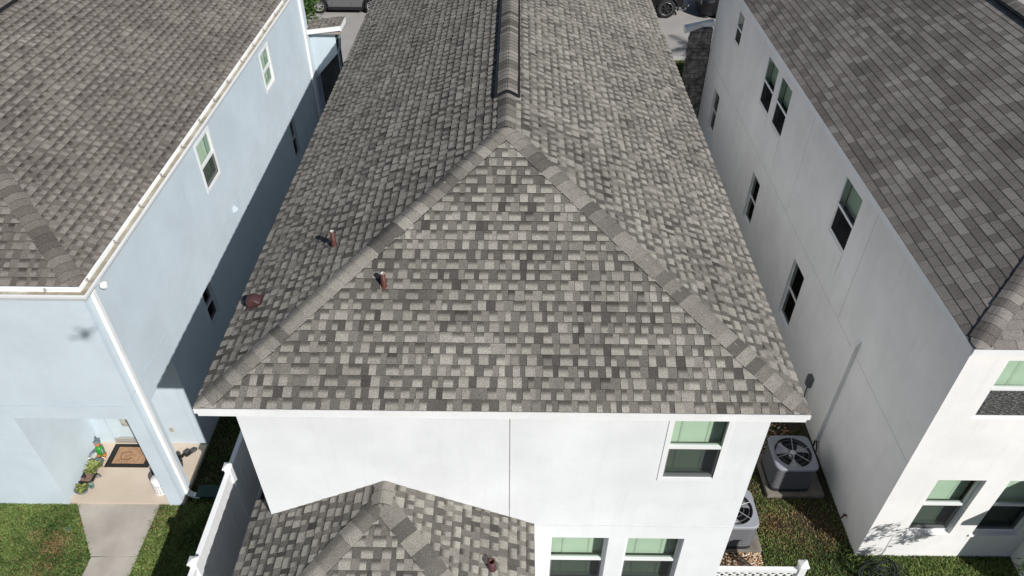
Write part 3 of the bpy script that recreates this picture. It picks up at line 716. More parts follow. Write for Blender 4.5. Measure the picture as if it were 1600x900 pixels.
window(rh, O, U, N, ups[0], .008, blind=4.8, trim=False, label='small upstairs side window, farthest from the front', fw=.026, fd=.024)
window(rh, O, U, N, ups[1], .008, blind=4.62, trim=False, label='far one of the pair of upstairs side windows', fw=.026, fd=.024)
window(rh, O, U, N, ups[2], .008, blind=4.62, trim=False, label='near one of the pair of upstairs side windows', fw=.026, fd=.024)
window(rh, O, U, N, ups[3], .008, blind=4.65, trim=False, label='single upstairs side window nearest the front', fw=.026, fd=.024)
for o_, t_ in zip(los, ('farthest recessed downstairs side window', 'middle recessed downstairs side window', 'recessed downstairs side window nearest the front')):
    window(rh, O, U, N, o_, .06, blind=None, trim=False, gl='glass_clear', label=t_, fw=.024, fd=.024, screen=False)
O, U, N = (0, RY0, 0), (1, 0, 0), (0, -1, 0)
window(rh, O, U, N, fr[0], .03, trim=False, scr='worn_screen', label='upstairs front window with a scuffed black lower sash')
window(rh, O, U, N, fr[1], .075, trim=False, label='downstairs front window nearer the corner')
window(rh, O, U, N, fr[2], .075, trim=False, label='downstairs front window farther from the corner')
j = MB()
j.box(RX0-.003, RX0+.01, 11.075, 11.087, 2.9, 5.47); j.box(RX0-.003, RX0+.01, 14.85, 14.857, 2.9, 5.47); j.box(RX0-.003, RX0+.01, 19.5, 19.507, 2.9, 5.47)
j.box(RX0-.004, RX0+.01, RY0+.01, RY1-.02, 2.885, 2.893); j.build('control_joint', mat('painted_wall_joint', (.56, .555, .545), .9), rh)
s3 = MB(); s3.box(7.18, 8.10, RY0-.022, RY0-.003, .735, .79); s3.box(8.42, 9.34, RY0-.022, RY0-.003, .735, .79); s3.build('window_ledge', MT['shade_stucco'], rh)
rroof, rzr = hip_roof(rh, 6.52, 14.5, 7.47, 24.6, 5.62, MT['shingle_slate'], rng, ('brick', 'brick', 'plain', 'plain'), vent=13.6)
fa = MB(); fa.box(6.53, 14.48, 7.478, 7.50, 5.49, 5.615); fa.box(6.515, 14.5, 7.458, 7.478, 5.55, 5.62)
fa.box(6.525, 6.545, 7.50, 24.6, 5.49, 5.615); fa.box(6.508, 6.525, 7.50, 24.6, 5.56, 5.62); fa.box(14.46, 14.48, 7.5, 24.6, 5.49, 5.615)
fa.box(6.545, 14.46, 7.50, RY0-.003, 5.485, 5.497); fa.box(6.545, RX0-.003, RY0-.003, 24.6, 5.485, 5.497)
fa.build('fascia', MT['white_metal'], rh)
# run marks below window corners and the eave
stn = MB(); r8 = random.Random(44)
for (y, z, L, wd_) in ((16.48, 3.95, .75, .035), (11.78, 3.97, .62, .04), (17.69, 3.95, .35, .02), (21.35, 4.28, .3, .02)):
    stn.mesh([(RX0-.0015, y-wd_/2, z), (RX0-.0015, y+wd_/2, z), (RX0-.0015, y+wd_*.3, z-L*.6), (RX0-.0015, y-wd_*.1, z-L), (RX0-.0015, y-wd_*.35, z-L*.5)], [(0, 1, 2, 3, 4)])
stn.build('run_mark', mat('grey_run_mark', (.52, .505, .49), .95, var=.2, vscale=12), rh)
# line set cover: white duct
lm = MB(); lm.box(RX0-.085, RX0, 10.02, 10.14, .32, 3.16); lm.mesh([(RX0, 10.02, 3.16), (RX0, 10.14, 3.16), (RX0-.085, 10.14, 3.16), (RX0-.085, 10.02, 3.16), (RX0, 10.03, 3.28), (RX0, 10.13, 3.28)], [(3, 2, 5, 4), (0, 3, 4), (1, 5, 2)])
lm.build('line_cover', MT['shade_stucco'], rh)
lm = MB(); lm.tube([(RX0-.05, 10.08, .34), (RX0-.06, 10.05, .22), (6.4, 9.9, .18), (6.2, 9.75, .25), (6.04, 9.7, .3)], .02, 8)
lm.tube([(RX0-.04, 10.06, .34), (RX0-.05, 9.9, .16), (6.35, 9.6, .12), (6.06, 9.5, .2)], .014, 8); lm.build('refrigerant_line', MT['black_plastic'], rh)
bx_ = MB(); bx_.box(RX0-.10, RX0-.002, 11.05, 11.22, .84, 1.13); bo = bx_.build('disconnect_box', MT['boxgrey'], rh, bevel=.01)
bx_ = MB(); bx_.tube([(RX0-.05, 11.13, .84), (RX0-.05, 11.12, .6), (RX0-.06, 11.0, .35), (6.45, 10.6, .2), (6.2, 9.7, .3)], .013, 8); bx_.build('conduit', MT['black_plastic'], bo)
sp = MB(); sp.tube([(RX0, 8.21, .30), (RX0-.09, 8.21, .30)], .012, 8); sp.tube([(RX0-.07, 8.21, .30), (RX0-.08, 8.21, .26), (RX0-.10, 8.21, .22)], .015, 8); sp.lathe((RX0-.06, 8.21, .33), [(0, .008), (.03, .008), (.03, 0), (0, 0)], 10)
sp.build('hose_bib', MT['copper'], rh)
# stone porch column and its roof at the street end
st = MB(); st.box(5.86, 6.55, 24.42, 24.64, 0, 3.72); st.build('stone_column', MT['stone'], rh)
st = MB(); r4 = random.Random(2)
for side in range(2):
    z = .05
    while z < 3.6:
        h_ = r4.uniform(.10, .2); a = 5.86 if side == 0 else 24.44
        end = 6.54 if side == 0 else 24.63
        while a < end:
            b_ = min(end, a+r4.uniform(.14, .32)); pr = r4.uniform(.02, .06)
            if side == 0: st.box(a+.006, b_-.006, 24.42-pr, 24.421, z+.006, z+h_-.006)
            else: st.box(5.86-pr, 5.861, a+.006, b_-.006, z+.006, z+h_-.006)
            a = b_
        z += h_
st.build('stone_facing', MT['stone'], rh)
pr_ = MB()
pr_.mesh([(6.54, 24.36, 3.82), (6.2, 24.36, 3.82), (5.5, 23.86, 3.78), (5.5, 23.9, 3.78), (6.54, 24.36, 3.98), (6.2, 24.36, 3.98), (5.5, 23.86, 3.94), (6.54, 24.66, 3.98), (5.5, 24.2, 3.94), (6.54, 24.66, 3.8), (5.5, 24.2, 3.78)],
         [(0, 1, 5, 4), (1, 2, 6, 5), (4, 5, 6, 8, 7), (0, 1, 2, 10, 9), (2, 6, 8, 10)])
pr_.build('porch_fascia', MT['white_metal'], rh)
pr_ = MB(); pr_.box(6.3, 7.0, 24.42, 24.6, 0, 3.0); pr_.build('porch_post', mat('dark_bronze', (.05, .045, .04), .6), rh)
# wing of the right house (front right), shades the wall
wg = MB(); wg.box(9.5, 13.5, 6.32, RY0-.003, 0, 2.5); wg.build('wing_wall', MT['shade_stucco'], rh)
wg = MB(); wg.mesh([(9.3, 6.14, 2.57), (13.7, 6.14, 2.57), (13.7, RY0-.003, 2.57), (9.3, RY0-.003, 2.57), (9.95, 6.85, 2.92), (13.0, 6.85, 2.92), (9.95, RY0-.003, 2.92), (13.0, RY0-.003, 2.92), (9.3, 6.14, 2.45), (9.3, RY0-.003, 2.45), (13.7, 6.14, 2.45)],
        [(0, 1, 5, 4), (0, 4, 6, 3), (1, 2, 7, 5), (4, 5, 7, 6), (0, 3, 9, 8), (0, 8, 10, 1)])
wg.build('wing_roof', MT['shingle_slate'], rh)

# ================================================================== AIR CONDITIONERS
def rsq(h, r, n=72):
    pts = []
    for i in range(n):
        a = 2*math.pi*i/n; c, q = math.cos(a), math.sin(a); k = h/((abs(c)**7+abs(q)**7)**(1/7)); pts.append((c*k, q*k))
    return pts
def ac_unit(loc, label, H=.75, h=.42):
    root = thing('air_conditioner', loc, label, 'air conditioner', 'outdoor air conditioning units between the houses')
    x, y, z = loc
    def ring(mb, hh, r, z0, z1, smooth=True):
        p = rsq(hh, r); n = len(p)
        vs = [(x+a, y+b, z+z0) for a, b in p]+[(x+a, y+b, z+z1) for a, b in p]
        mb.mesh(vs, [(i, (i+1) % n, n+(i+1) % n, n+i) for i in range(n)], smooth)
    def lid(mb, hh, r, z0, hole=None):
        p = rsq(hh, r); n = len(p)
        if hole is None: mb.mesh([(x+a, y+b, z+z0) for a, b in p], [tuple(range(n))]); return
        q = []
        for a, b in p:
            t = math.atan2(b, a); q.append((hole*math.cos(t), hole*math.sin(t)))
        vs = [(x+a, y+b, z+z0) for a, b in p]+[(x+a, y+b, z+z0) for a, b in q]
        mb.mesh(vs, [(i, (i+1) % n, n+(i+1) % n, n+i) for i in range(n)])
    b = MB(); ring(b, h-.03, .09, .02, H-.05); lid(b, h-.03, .09, .05); b.build('coil', MT['acdark'], root)
    s = MB(); ring(s, h, .1, 0, .06); lid(s, h, .1, .06, .1)
    sr_ = MB(); k = .10
    while k < H-.08:
        p = rsq(h, .1); p2 = rsq(h-.03, .075); n = len(p)
        vs = [(x+a, y+b_, z+k) for a, b_ in p]+[(x+a, y+b_, z+k+.012) for a, b_ in p]+[(x+a, y+b_, z+k+.022) for a, b_ in p2]
        sr_.mesh(vs, [(i, (i+1) % n, n+(i+1) % n, n+i) for i in range(n)]+[(n+i, n+(i+1) % n, 2*n+(i+1) % n, 2*n+i) for i in range(n)], True)
        k += .066
    for (a, b_) in ((1, 1), (-1, 1), (1, -1), (-1, -1)):
        q = (h-.07); s.tube([(x+a*q, y+b_*q, z), (x+a*q, y+b_*q, z+H-.04)], .012, 8)
    s.build('casing', MT['louvre'], root); sr_.build('louvres', mat('louvre_edge_metal', (.085, .085, .092), .6), root)
    t = MB(); ring(t, h+.01, .11, H-.055, H-.012)
    p = rsq(h+.01, .11); p2 = rsq(h-.01, .1); n = len(p)
    t.mesh([(x+a, y+b_, z+H-.012) for a, b_ in p]+[(x+a, y+b_, z+H) for a, b_ in p2], [(i, (i+1) % n, n+(i+1) % n, n+i) for i in range(n)], True)
    lid(t, h-.01, .1, H, .365)
    q = rsq(h-.01, .1)
    # funnel: the inner rim sinks in a smooth curve
    fn = MB(); fn.lathe((x, y, z), [(.365, H), (.358, H-.006), (.352, H-.03), (.35, H-.08), (.35, H-.2), (0, H-.21)], 48)
    for (a, b_) in ((.36, .36), (-.36, .36), (.36, -.36), (-.36, -.36)): t.lathe((x+a*.92, y+b_*.92, z+H), [(0, .006), (.01, .005), (.012, 0)], 8)
    tp = t.build('top_panel', MT['actop'], root); fn.build('fan_shroud', MT['louvre'], tp)
    g_ = MB()
    for r in (.20, .30):
        g_.tube([(x+r*math.cos(a), y+r*math.sin(a), z+H+.002) for a in np.linspace(0, 2*math.pi, 33)], .0016, 4, cap=False)
    for i in range(6):
        a = i*math.pi/3+.35; g_.tube([(x+.05*math.cos(a), y+.05*math.sin(a), z+H+.004), (x+.2*math.cos(a), y+.2*math.sin(a), z+H), (x+.37*math.cos(a), y+.37*math.sin(a), z+H+.003)], .0055, 6)
    g_.lathe((x, y, z+H), [(0, .012), (.05, .010), (.058, -.005), (.058, -.05)], 20)
    g_.build('fan_guard', MT['wire'], root)
    f = MB(); f.lathe((x, y, z+H-.14), [(0, .05), (.06, .05), (.06, -.05), (0, -.05)], 20)
    for i in range(3):
        a0 = i*2*math.pi/3+.5; rows = []
        for r in np.linspace(.055, .335, 6):
            w_ = .35+.55*(r-.05)/.25; rows.append([V(x+r*math.cos(a0+w_*u_), y+r*math.sin(a0+w_*u_), z+H-.07-.06*u_) for u_ in (-.5, -.2, .2, .5)])
        for a in range(5):
            for b2 in range(3): f.face([rows[a][b2], rows[a][b2+1], rows[a+1][b2+1], rows[a+1][b2]], None, True)
    f.build('fan', MT['fan'], root)
    return root
ac1 = ac_unit((5.67, 9.30, .105), 'round-cornered grey air conditioner in shade beside the right white wall')
ac2 = copy_tree(ac1, (4.17, 8.00, .105)); ac2['label'] = 'sunlit grey air conditioner half hidden behind the middle house corner'
for (a, b, c, d, lb) in ((5.2, 6.36, 8.80, 9.85, 'weathered concrete slab under the shaded air conditioner by the right wall'), (3.62, 4.78, 7.56, 8.55, 'concrete slab under the sunlit air conditioner by the middle house')):
    p = MB(); p.box(a, b, c, d, 0, .10); tag(p.build('concrete_pad', MT['pad'], bevel=.01), lb, 'concrete slab', 'pads under the air conditioners')
# pebbles
r5 = random.Random(6); pb = MB()
for i in range(900):
    x = r5.uniform(3.55, 4.75); y = r5.uniform(7.28, 7.57)
    if i > 620: x = r5.uniform(5.1, 6.1); y = r5.uniform(9.95, 10.9)
    s = r5.uniform(.014, .034); k = r5.choice(((.42, .24, .12), (.52, .40, .27), (.30, .17, .09), (.6, .52, .42), (.36, .22, .13), (.45, .34, .24)))
    c = V(x, y, s*.6); n = 6; vs = []
    for q in range(4):
        th_ = math.pi*q/3
        for jn in range(n):
            a = 2*math.pi*jn/n; kk = r5.uniform(.75, 1.2); vs.append(c+V(s*math.sin(th_)*math.cos(a)*kk, s*.8*math.sin(th_)*math.sin(a)*kk, s*.6*math.cos(th_)))
    pb.mesh(vs, [(q*n+jn, (q+1)*n+jn, (q+1)*n+(jn+1) % n, q*n+(jn+1) % n) for q in range(3) for jn in range(n)], True, (*k, 1))
M_ = bpy.data.materials.new('pebbles'); M_.use_nodes = True; at = M_.node_tree.nodes.new('ShaderNodeAttribute'); at.attribute_name = 'tint'
M_.node_tree.links.new(at.outputs['Color'], M_.node_tree.nodes['Principled BSDF'].inputs['Base Color'])
tag(pb.build('pebbles', M_), 'tan and rust coloured pebbles beside the air conditioner slab', 'gravel', kind='stuff')

# ================================================================== FENCES
fx = -5.15
fence = thing('privacy_fence', (fx, 7, 0), 'tall white vinyl privacy fence between the blue house and the middle house', 'fence')
ys = [4.38, 6.22, 8.06, 9.90]
def cap_mb(x, y, z, w=.078):
    c = MB(); c.box(x-w, x+w, y-w, y+w, z, z+.035); c.mesh([(x-w, y-w, z+.035), (x+w, y-w, z+.035), (x+w, y+w, z+.035), (x-w, y+w, z+.035), (x, y, z+.085)], [(0, 1, 4), (1, 2, 4), (2, 3, 4), (3, 0, 4)]); return c
for y in ys:
    p = MB(); p.box(fx-.06, fx+.06, y-.06, y+.06, 0, 1.86); po = p.build('post', MT['vinyl'], fence)
    cap_mb(fx, y, 1.86).build('post_cap', MT['vinyl'], po)
for a, b in zip(ys[:-1], ys[1:]):
    p = MB(); a2, b2 = a+.06, b-.06; n = 10; w_ = (b2-a2)/n
    for i in range(n): p.box(fx-.018, fx+.018, a2+i*w_+.0035, a2+(i+1)*w_-.0035, .05, 1.72)
    p.box(fx-.01, fx+.01, a2, b2, .05, 1.72); p.build('panel', MT['vinyl_grey'] if False else MT['vinyl'], fence)
    r = MB(); r.box(fx-.045, fx+.045, a2, b2, 1.70, 1.80); r.build('top_rail', MT['vinyl'], fence, bevel=.006)
    r = MB(); r.box(fx-.04, fx+.04, a2, b2, .03, .16); r.build('bottom_rail', MT['vinyl'], fence)
lat = thing('lattice_fence', (4.3, 6.62, 0), 'low white lattice fence with a capped post by the middle house corner', 'fence')
p = MB(); p.box(4.93, 5.05, 6.56, 6.68, 0, 1.26); po = p.build('post', MT['vinyl'], lat); cap_mb(4.99, 6.62, 1.26).build('post_cap', MT['vinyl'], po)
p = MB(); p.box(3.53, 4.93, 6.585, 6.655, 1.05, 1.14); p.build('top_rail', MT['vinyl'], lat)
p = MB(); p.box(3.53, 4.93, 6.585, 6.655, .05, .14); p.build('bottom_rail', MT['vinyl'], lat)
p = MB()
for sgn in (1, -1):
    k = -2.4
    while k < 3.9:
        # clipped diagonal slat between z .14 and 1.05, x 3.53..4.93
        pts = []
        x0_, x1_ = 3.53, 4.93; z0_, z1_ = .14, 1.05
        if sgn == 1: f_ = lambda x: z0_+(x-(x0_+k-1)); inv = lambda z: (z-z0_)+(x0_+k-1)
        else: f_ = lambda x: z0_-(x-(x0_+k)); inv = lambda z: (x0_+k)-(z-z0_)
        xa_, xb_ = sorted((max(x0_, min(x1_, inv(z0_))), max(x0_, min(x1_, inv(z1_)))))
        if xb_-xa_ > .03:
            A = V(xa_, 6.62+sgn*.004, f_(xa_)); B = V(xb_, 6.62+sgn*.004, f_(xb_)); t = (B-A).normalized(); nn = t.cross(V(0, 1, 0))
            p.obox((A+B)/2, t*((B-A).length/2), nn*.0155, V(0, .0035, 0))
        k += .135
p.build('lattice', MT['vinyl'], lat)

# ================================================================== PORCH THINGS
zf = .10
mt_ = thing('doormat', (-8.07, 9.6, zf), 'tan coir doormat with a wide black border in front of the porch door', 'doormat')
q = MB(); cx, cy = -8.07, 9.58
q.box(-8.55, -7.62, 9.30, 9.90, zf, zf+.012); q.build('border', MT['rubber'], mt_, bevel=.004)
q = MB(); q.box(-8.42, -7.75, 9.39, 9.81, zf+.012, zf+.022); ctr = q.build('coir_centre', MT['coir'], mt_)
q = MB(); q.tube([(-8.17+.13*math.cos(a)*(1+.1*math.sin(3*a)), 9.58+.10*math.sin(a), zf+.0235) for a in np.linspace(.9, 5.9, 22)], .007, 6); q.build('printed_loop', mat('dark_coir_print', (.12, .07, .04), .9), ctr)
# green figurine planter with orange head and spout arm
fg = thing('frog_figurine', (-8.70, 9.62, zf), 'green and orange glazed garden figurine with outstretched arm against the porch wall', 'figurine')
q = MB(); q.blob((-8.70, 9.60, zf+.17), (.085, .08, .14), 14, 10); q.build('body', MT['frog'], fg)
q = MB(); q.blob((-8.70, 9.62, zf+.36), (.06, .055, .06), 14, 8); q.blob((-8.745, 9.60, zf+.40), (.022, .022, .022), 8, 6); q.blob((-8.655, 9.60, zf+.40), (.022, .022, .022), 8, 6); h_ = q.build('head', MT['terracotta'], fg)
q = MB(); q.lathe((-8.70, 9.64, zf+.40), [(.07, 0), (.045, .025), (.022, .03), (.018, .1), (.024, .11), (0, .11)], 14); q.build('hat', MT['glazed'], h_)
q = MB(); q.tube([(-8.76, 9.56, zf+.22), (-8.80, 9.46, zf+.24), (-8.83, 9.40, zf+.20)], [.024, .02, .016], 8); q.tube([(-8.63, 9.58, zf+.25), (-8.60, 9.52, zf+.18)], [.024, .018], 8); a_ = q.build('arm', MT['glazed'], fg)
q = MB(); q.blob((-8.835, 9.385, zf+.19), (.024, .024, .022), 8, 6); q.build('hand', MT['cream'], a_)
q = MB(); q.blob((-8.74, 9.56, zf+.045), (.05, .09, .045), 10, 6); q.blob((-8.65, 9.56, zf+.045), (.05, .09, .045), 10, 6); q.build('foot', MT['terracotta'], fg)
# watering can (blue grey glazed) with a cream handle
wc = thing('watering_can', (-8.68, 9.42, zf), 'blue grey watering can with a tan loop handle below the figurine', 'watering can')
q = MB(); q.lathe((-8.68, 9.40, zf), [(0, 0), (.075, 0), (.095, .05), (.09, .10), (.05, .13), (.04, .135), (.035, .12), (0, .12)], 18); q.build('body', MT['glazed'], wc)
q = MB(); q.tube([(-8.60+.0, 9.43, zf+.03)]+[(-8.595+.07*math.sin(a), 9.43, zf+.10-.07*math.cos(a)) for a in np.linspace(0, math.pi, 9)], .009, 6); q.build('handle', MT['cream'], wc)
q = MB(); q.tube([(-8.75, 9.40, zf+.05), (-8.80, 9.38, zf+.10), (-8.84, 9.36, zf+.16)], [.02, .013, .012], 8); q.build('spout', MT['glazed'], wc)
def rosette(mb, c, r, n, rng, up=.5, wd=.3):
    for i in range(n):
        a = rng.uniform(0, 2*math.pi); el = rng.uniform(.15, 1.2)*up+.1; L = r*rng.uniform(.6, 1.1); d_ = V(math.cos(a)*math.cos(el), math.sin(a)*math.cos(el), math.sin(el)); sd = V(-math.sin(a), math.cos(a), 0)*L*wd*.5
        c0 = Vector(c)+V(rng.uniform(-.2, .2)*r, rng.uniform(-.2, .2)*r, 0); m_ = c0+d_*L*.55; tip = c0+d_*L-V(0, 0, L*.15)
        mb.face([c0-sd*.3, m_-sd+V(0, 0, .004), m_, c0], None, True); mb.face([c0+sd*.3, m_+sd+V(0, 0, .004), m_, c0], None, True)
        mb.face([m_-sd, tip, m_], None, True); mb.face([m_+sd, tip, m_], None, True)
r6 = random.Random(4)
pp = thing('potted_plant', (-8.70, 9.20, zf), 'yellow green succulent spilling over its pot beside the watering can', 'potted plant', 'plants along the porch wall')
q = MB(); q.lathe((-8.70, 9.20, zf), [(0, 0), (.06, 0), (.085, .09), (.09, .10), (.075, .1), (.07, .085), (0, .085)], 16); q.build('pot', MT['glazed'], pp)
q = MB(); 
for dx, dy in ((0, 0), (.05, .05), (-.05, -.04), (.03, -.08), (-.04, .07)): rosette(q, (-8.70+dx, 9.20+dy, zf+.10), .15, 26, r6, .9)
q.build('leaves', MT['succulent'], pp)
tr = thing('framed_tray', (-8.76, 9.0, zf), 'square black framed tray of reddish pebbles on the porch floor', 'tray')
q = MB(); A = [(-8.90, 8.90), (-8.63, 8.88), (-8.62, 9.12), (-8.88, 9.14)]
for i in range(4):
    a, b = V(*A[i], zf+.03), V(*A[(i+1) % 4], zf+.03); t = (b-a).normalized(); q.obox((a+b)/2, t*((b-a).length/2+.012), V(-t.y, t.x, 0)*.012, V(0, 0, .03))
q.build('frame', MT['rubber'], tr)
q = MB(); q.face([V(*p_, zf+.02) for p_ in A]); 
for i in range(130):
    x = r6.uniform(-8.88, -8.645); y = r6.uniform(8.91, 9.11); q.blob((x, y, zf+.026), (.011, .009, .008), 6, 4)
q.build('tray_pebbles', mat('reddish_pebbles', (.30, .19, .15), .8, col2=(.13, .09, .08), vscale=25), tr)
q = MB(); q.lathe((-8.83, 9.04, zf+.02), [(0, 0), (.03, 0), (.035, .06), (.03, .06), (.026, .03), (0, .03)], 12); q.build('small_cup', MT['rubber'], tr)
q = thing('stone_turtle', (-8.56, 9.06, zf), 'small grey brown stone ornament at the tray corner', 'ornament')
w_ = MB(); w_.blob((-8.56, 9.06, zf+.03), (.05, .045, .035), 10, 6, .08, r6); w_.blob((-8.50, 9.05, zf+.025), (.02, .018, .015), 8, 5); w_.build('shell', MT['stone'], q)
pl = thing('planter', (-8.74, 8.72, zf), 'low blue grey planter of yellow green succulents nearest the lawn', 'potted plant', 'plants along the porch wall')
q = MB(); cx, cy = -8.73, 8.70; rr = [(.10, 0), (.13, .07), (.135, .08), (.12, .08), (.115, .06), (0, .06)]; q.lathe((cx, cy, zf), rr, 20, 1.05, .75); q.build('pot', MT['glazed'], pl)
q = MB()
for i in range(9): rosette(q, (cx+r6.uniform(-.1, .08), cy+r6.uniform(-.06, .08), zf+.08), .09, 22, r6, 1.0)
q.build('leaves', MT['succulent'], pl)
bs = thing('potted_plant', (-8.57, 8.78, zf), 'small blue green succulent in a pot between the planter and the tray', 'potted plant', 'plants along the porch wall')
q = MB(); q.lathe((-8.57, 8.80, zf), [(0, 0), (.03, 0), (.04, .05), (0, .05)], 12); q.build('pot', MT['glazed'], bs)
q = MB(); rosette(q, (-8.57, 8.80, zf+.05), .09, 40, r6, 1.0, .4); q.build('leaves', MT['bluesucc'], bs)
# white perforated bin behind the pillar
wb = thing('wastebasket', (-7.11, 8.80, zf), 'white perforated plastic basket upside down behind the porch pillar', 'basket')
q = MB(); bc = V(-7.13, 8.78, zf); n = 36; rows = 15; Hb = .36
R0, R1 = .15, .13
for i in range(rows):
    z0_, z1_ = Hb*i/rows, Hb*(i+1)/rows
    for jn in range(n):
        hole = (2 <= i < rows-3) and (jn % 2 == 0) and i % 2 == 0
        if hole: continue
        a0, a1 = 2*math.pi*jn/n, 2*math.pi*(jn+1)/n
        f_ = lambda z, a: bc+V(math.cos(a), math.sin(a), 0)*(R0+(R1-R0)*z/Hb)+V(0, 0, z)
        q.face([f_(z0_, a0), f_(z0_, a1), f_(z1_, a1), f_(z1_, a0)], None, True)
q.build('side', MT['mesh_white'], wb)
q = MB(); q.lathe(bc+V(0, 0, Hb), [(.13, 0), (.125, .008), (0, .008)], 36); q.build('base', MT['mesh_white'], wb)
q = MB(); q.lathe((-7.28, 9.08, zf), [(0, 0), (.10, 0), (.12, .22), (.125, .23), (.11, .23), (.105, .03), (0, .03)], 22); tag(q.build('black_pot', MT['rubber']), 'empty black plastic pot between the doormat and the white basket', 'pot')
# sandals and shoes
def sandal(x, y, rz, label, s=1.0):
    root = thing('sandal', (x, y, zf), label, 'sandal', 'footwear by the porch side opening')
    cz, sz = math.cos(rz), math.sin(rz)
    def P(a, b, h): return V(x+(a*cz-b*sz)*s, y+(a*sz+b*cz)*s, zf+h*s)
    out = [(-.13, .0), (-.12, .032), (-.06, .036), (0, .032), (.07, .045), (.12, .035), (.14, 0), (.12, -.035), (.07, -.045), (0, -.032), (-.06, -.036), (-.12, -.032)]
    mb = MB(); n = len(out); mb.mesh([P(a, b, 0) for a, b in out]+[P(a, b, .022) for a, b in out], [(i, (i+1) % n, n+(i+1) % n, n+i) for i in range(n)]+[tuple(range(n, 2*n))]); mb.build('sole', MT['rubber'], root)
    mb = MB(); rows = []
    for a in (0.0, .03, .06, .09, .115): rows.append([P(a, .046*math.cos(t)*(1 if a < .1 else .8), .02+.05*math.sin(t)*(1-.3*(a/.115))) for t in np.linspace(0, math.pi, 9)])
    for i in range(4):
        for k in range(8): mb.face([rows[i][k], rows[i][k+1], rows[i+1][k+1], rows[i+1][k]], None, True)
    mb.build('upper', MT['shoe'], root)
sandal(-6.98, 9.66, 1.1, 'dark sandal closest to the porch back wall')
sandal(-6.86, 9.70, .9, 'dark sandal at the right end of the footwear by the outlet wall', 1.05)
sandal(-7.08, 9.58, 2.0, 'dark sandal touching the porch pillar side')
sandal(-6.97, 9.42, -1.2, 'dark sandal lying apart, closest to the lawn', .8)

# ================================================================== GARDEN THINGS
q = MB(); tz = .035
q.mesh([(-8.69+.075*math.cos(a)*(1+.15*math.sin(3*a)), 7.90+.05*math.sin(a)*(1+.12*math.cos(2*a)), tz) for a in np.linspace(0, 2*math.pi, 14, endpoint=False)]+[(-8.69+.085*math.cos(a), 7.90+.06*math.sin(a), tz-.03) for a in np.linspace(0, 2*math.pi, 14, endpoint=False)], [tuple(range(14))]+[(i, (i+1) % 14, 14+(i+1) % 14, 14+i) for i in range(14)])
tag(q.build('sprinkler_cover', MT['teal']), 'small teal plastic cover set in the lawn near the path', 'sprinkler cover')
ub = thing('utility_box', (-6.1, 8.7, 0), 'dark green ground box with a flat lid in the shade beside the fence', 'utility box')
q = MB(); q.box(-6.38, -5.75, 8.62, 8.86, 0, .10); q.build('body', MT['greenbox'], ub, bevel=.01); q = MB(); q.box(-6.40, -5.73, 8.60, 8.88, .10, .125); q.build('lid', MT['greenbox'], ub, bevel=.008)
# tangled hose
r7 = random.Random(9); q = MB(); base = V(6.80, 7.12, .0)
pts = []
for k in range(300):
    t = k/300*2*math.pi*9.5
    rr = .25+.09*math.sin(t*.37+1)+.04*math.sin(t*1.7); tilt = 1.1*math.sin(t*.11); c_x = .10*math.sin(t*.21)+.22*(k/300)-.1
    pts.append(base+V(c_x+rr*math.cos(t), -.03+rr*.45*math.sin(t)*math.cos(tilt)-.02*math.sin(t*.3), max(.02, .20+.12*math.sin(t*.13)+rr*math.sin(t+.4)*(.55+.35*math.sin(t*.17)))))
pts += [base+V(.35, -.05, .2), base+V(.5, -.15, .05), base+V(.62, -.3, .02), base+V(.7, -.5, .02)]
q.tube(pts, .0115, 7)
q.tube([base+V(-.45, -.12, .02), base+V(-.3, -.05, .09), base+V(-.1, -.08, .05), base+V(.2, -.12, .04), base+V(.38, -.05, .12)], .0115, 7)
tag(q.build('garden_hose', MT['hose']), 'tangled dark green garden hose on the grass at the right house corner', 'garden hose')

# leafy shrub just outside the frame on the right; its shadow falls on the white wall
def leaf_cloud(mb, c, r, n, rng, size=.05, slim=.4):
    c = Vector(c); r = Vector(r)
    cl = [(Vector((rng.gauss(0, .5), rng.gauss(0, .45), rng.gauss(0, .45))), rng.uniform(.25, .5)) for _ in range(max(9, n//90))]
    for i in range(n):
        k, s = rng.choice(cl); p = k+Vector((rng.gauss(0, s*.5), rng.gauss(0, s*.5), rng.gauss(0, s*.4)))
        if p.length > 1.15: p = p.normalized()*rng.uniform(.7, 1.1)
        p = c+Vector((p.x*r.x, p.y*r.y, p.z*r.z)); a = Vector((rng.gauss(0, 1), rng.gauss(0, 1), rng.gauss(0, .5))).normalized(); b = a.cross(Vector((rng.gauss(0, 1), rng.gauss(0, 1), rng.gauss(0, 1)))).normalized()
        L = size*rng.uniform(.6, 1.3); mb.face([p-a*L, p+b*L*slim, p+a*L, p-b*L*slim])
def tree(name, loc, hgt, cr, n, label, cat, mt='leaf', size=.06, seed=1, trunk=.07, group=None, slim=.4):
    root = thing(name, loc, label, cat, group); rg = random.Random(seed); L = Vector(loc)
    t = MB(); top = L+V(0, 0, hgt-cr.z*.6) ; t.tube([L, L+V(.03, .02, hgt*.3), L+V(-.02, .04, hgt*.55), top], [trunk, trunk*.8, trunk*.6, trunk*.35], 8)
    for i in range(8):
        a = i*.8+rg.random(); s = L+V(0, 0, hgt*(.4+.05*i)); e = s+V(math.cos(a)*cr.x*.8, math.sin(a)*cr.y*.8, cr.z*.5); t.tube([s, (s+e)/2+V(0, 0, .08), e], [trunk*.4, trunk*.25, trunk*.1], 6)
    t.build('trunk', MT['bark'], root)
    c = MB(); leaf_cloud(c, L+V(0, 0, hgt-cr.z*.9), cr, n, rg, size, slim); c.build('crown', MT[mt], root)
    return root
tree('small_tree', (-8.55, 28.6, 0), 4.2, V(1.15, 1.2, 1.5), 3800, 'leafy green tree past the blue house, in front of the silver car', 'tree', size=.09, seed=3)
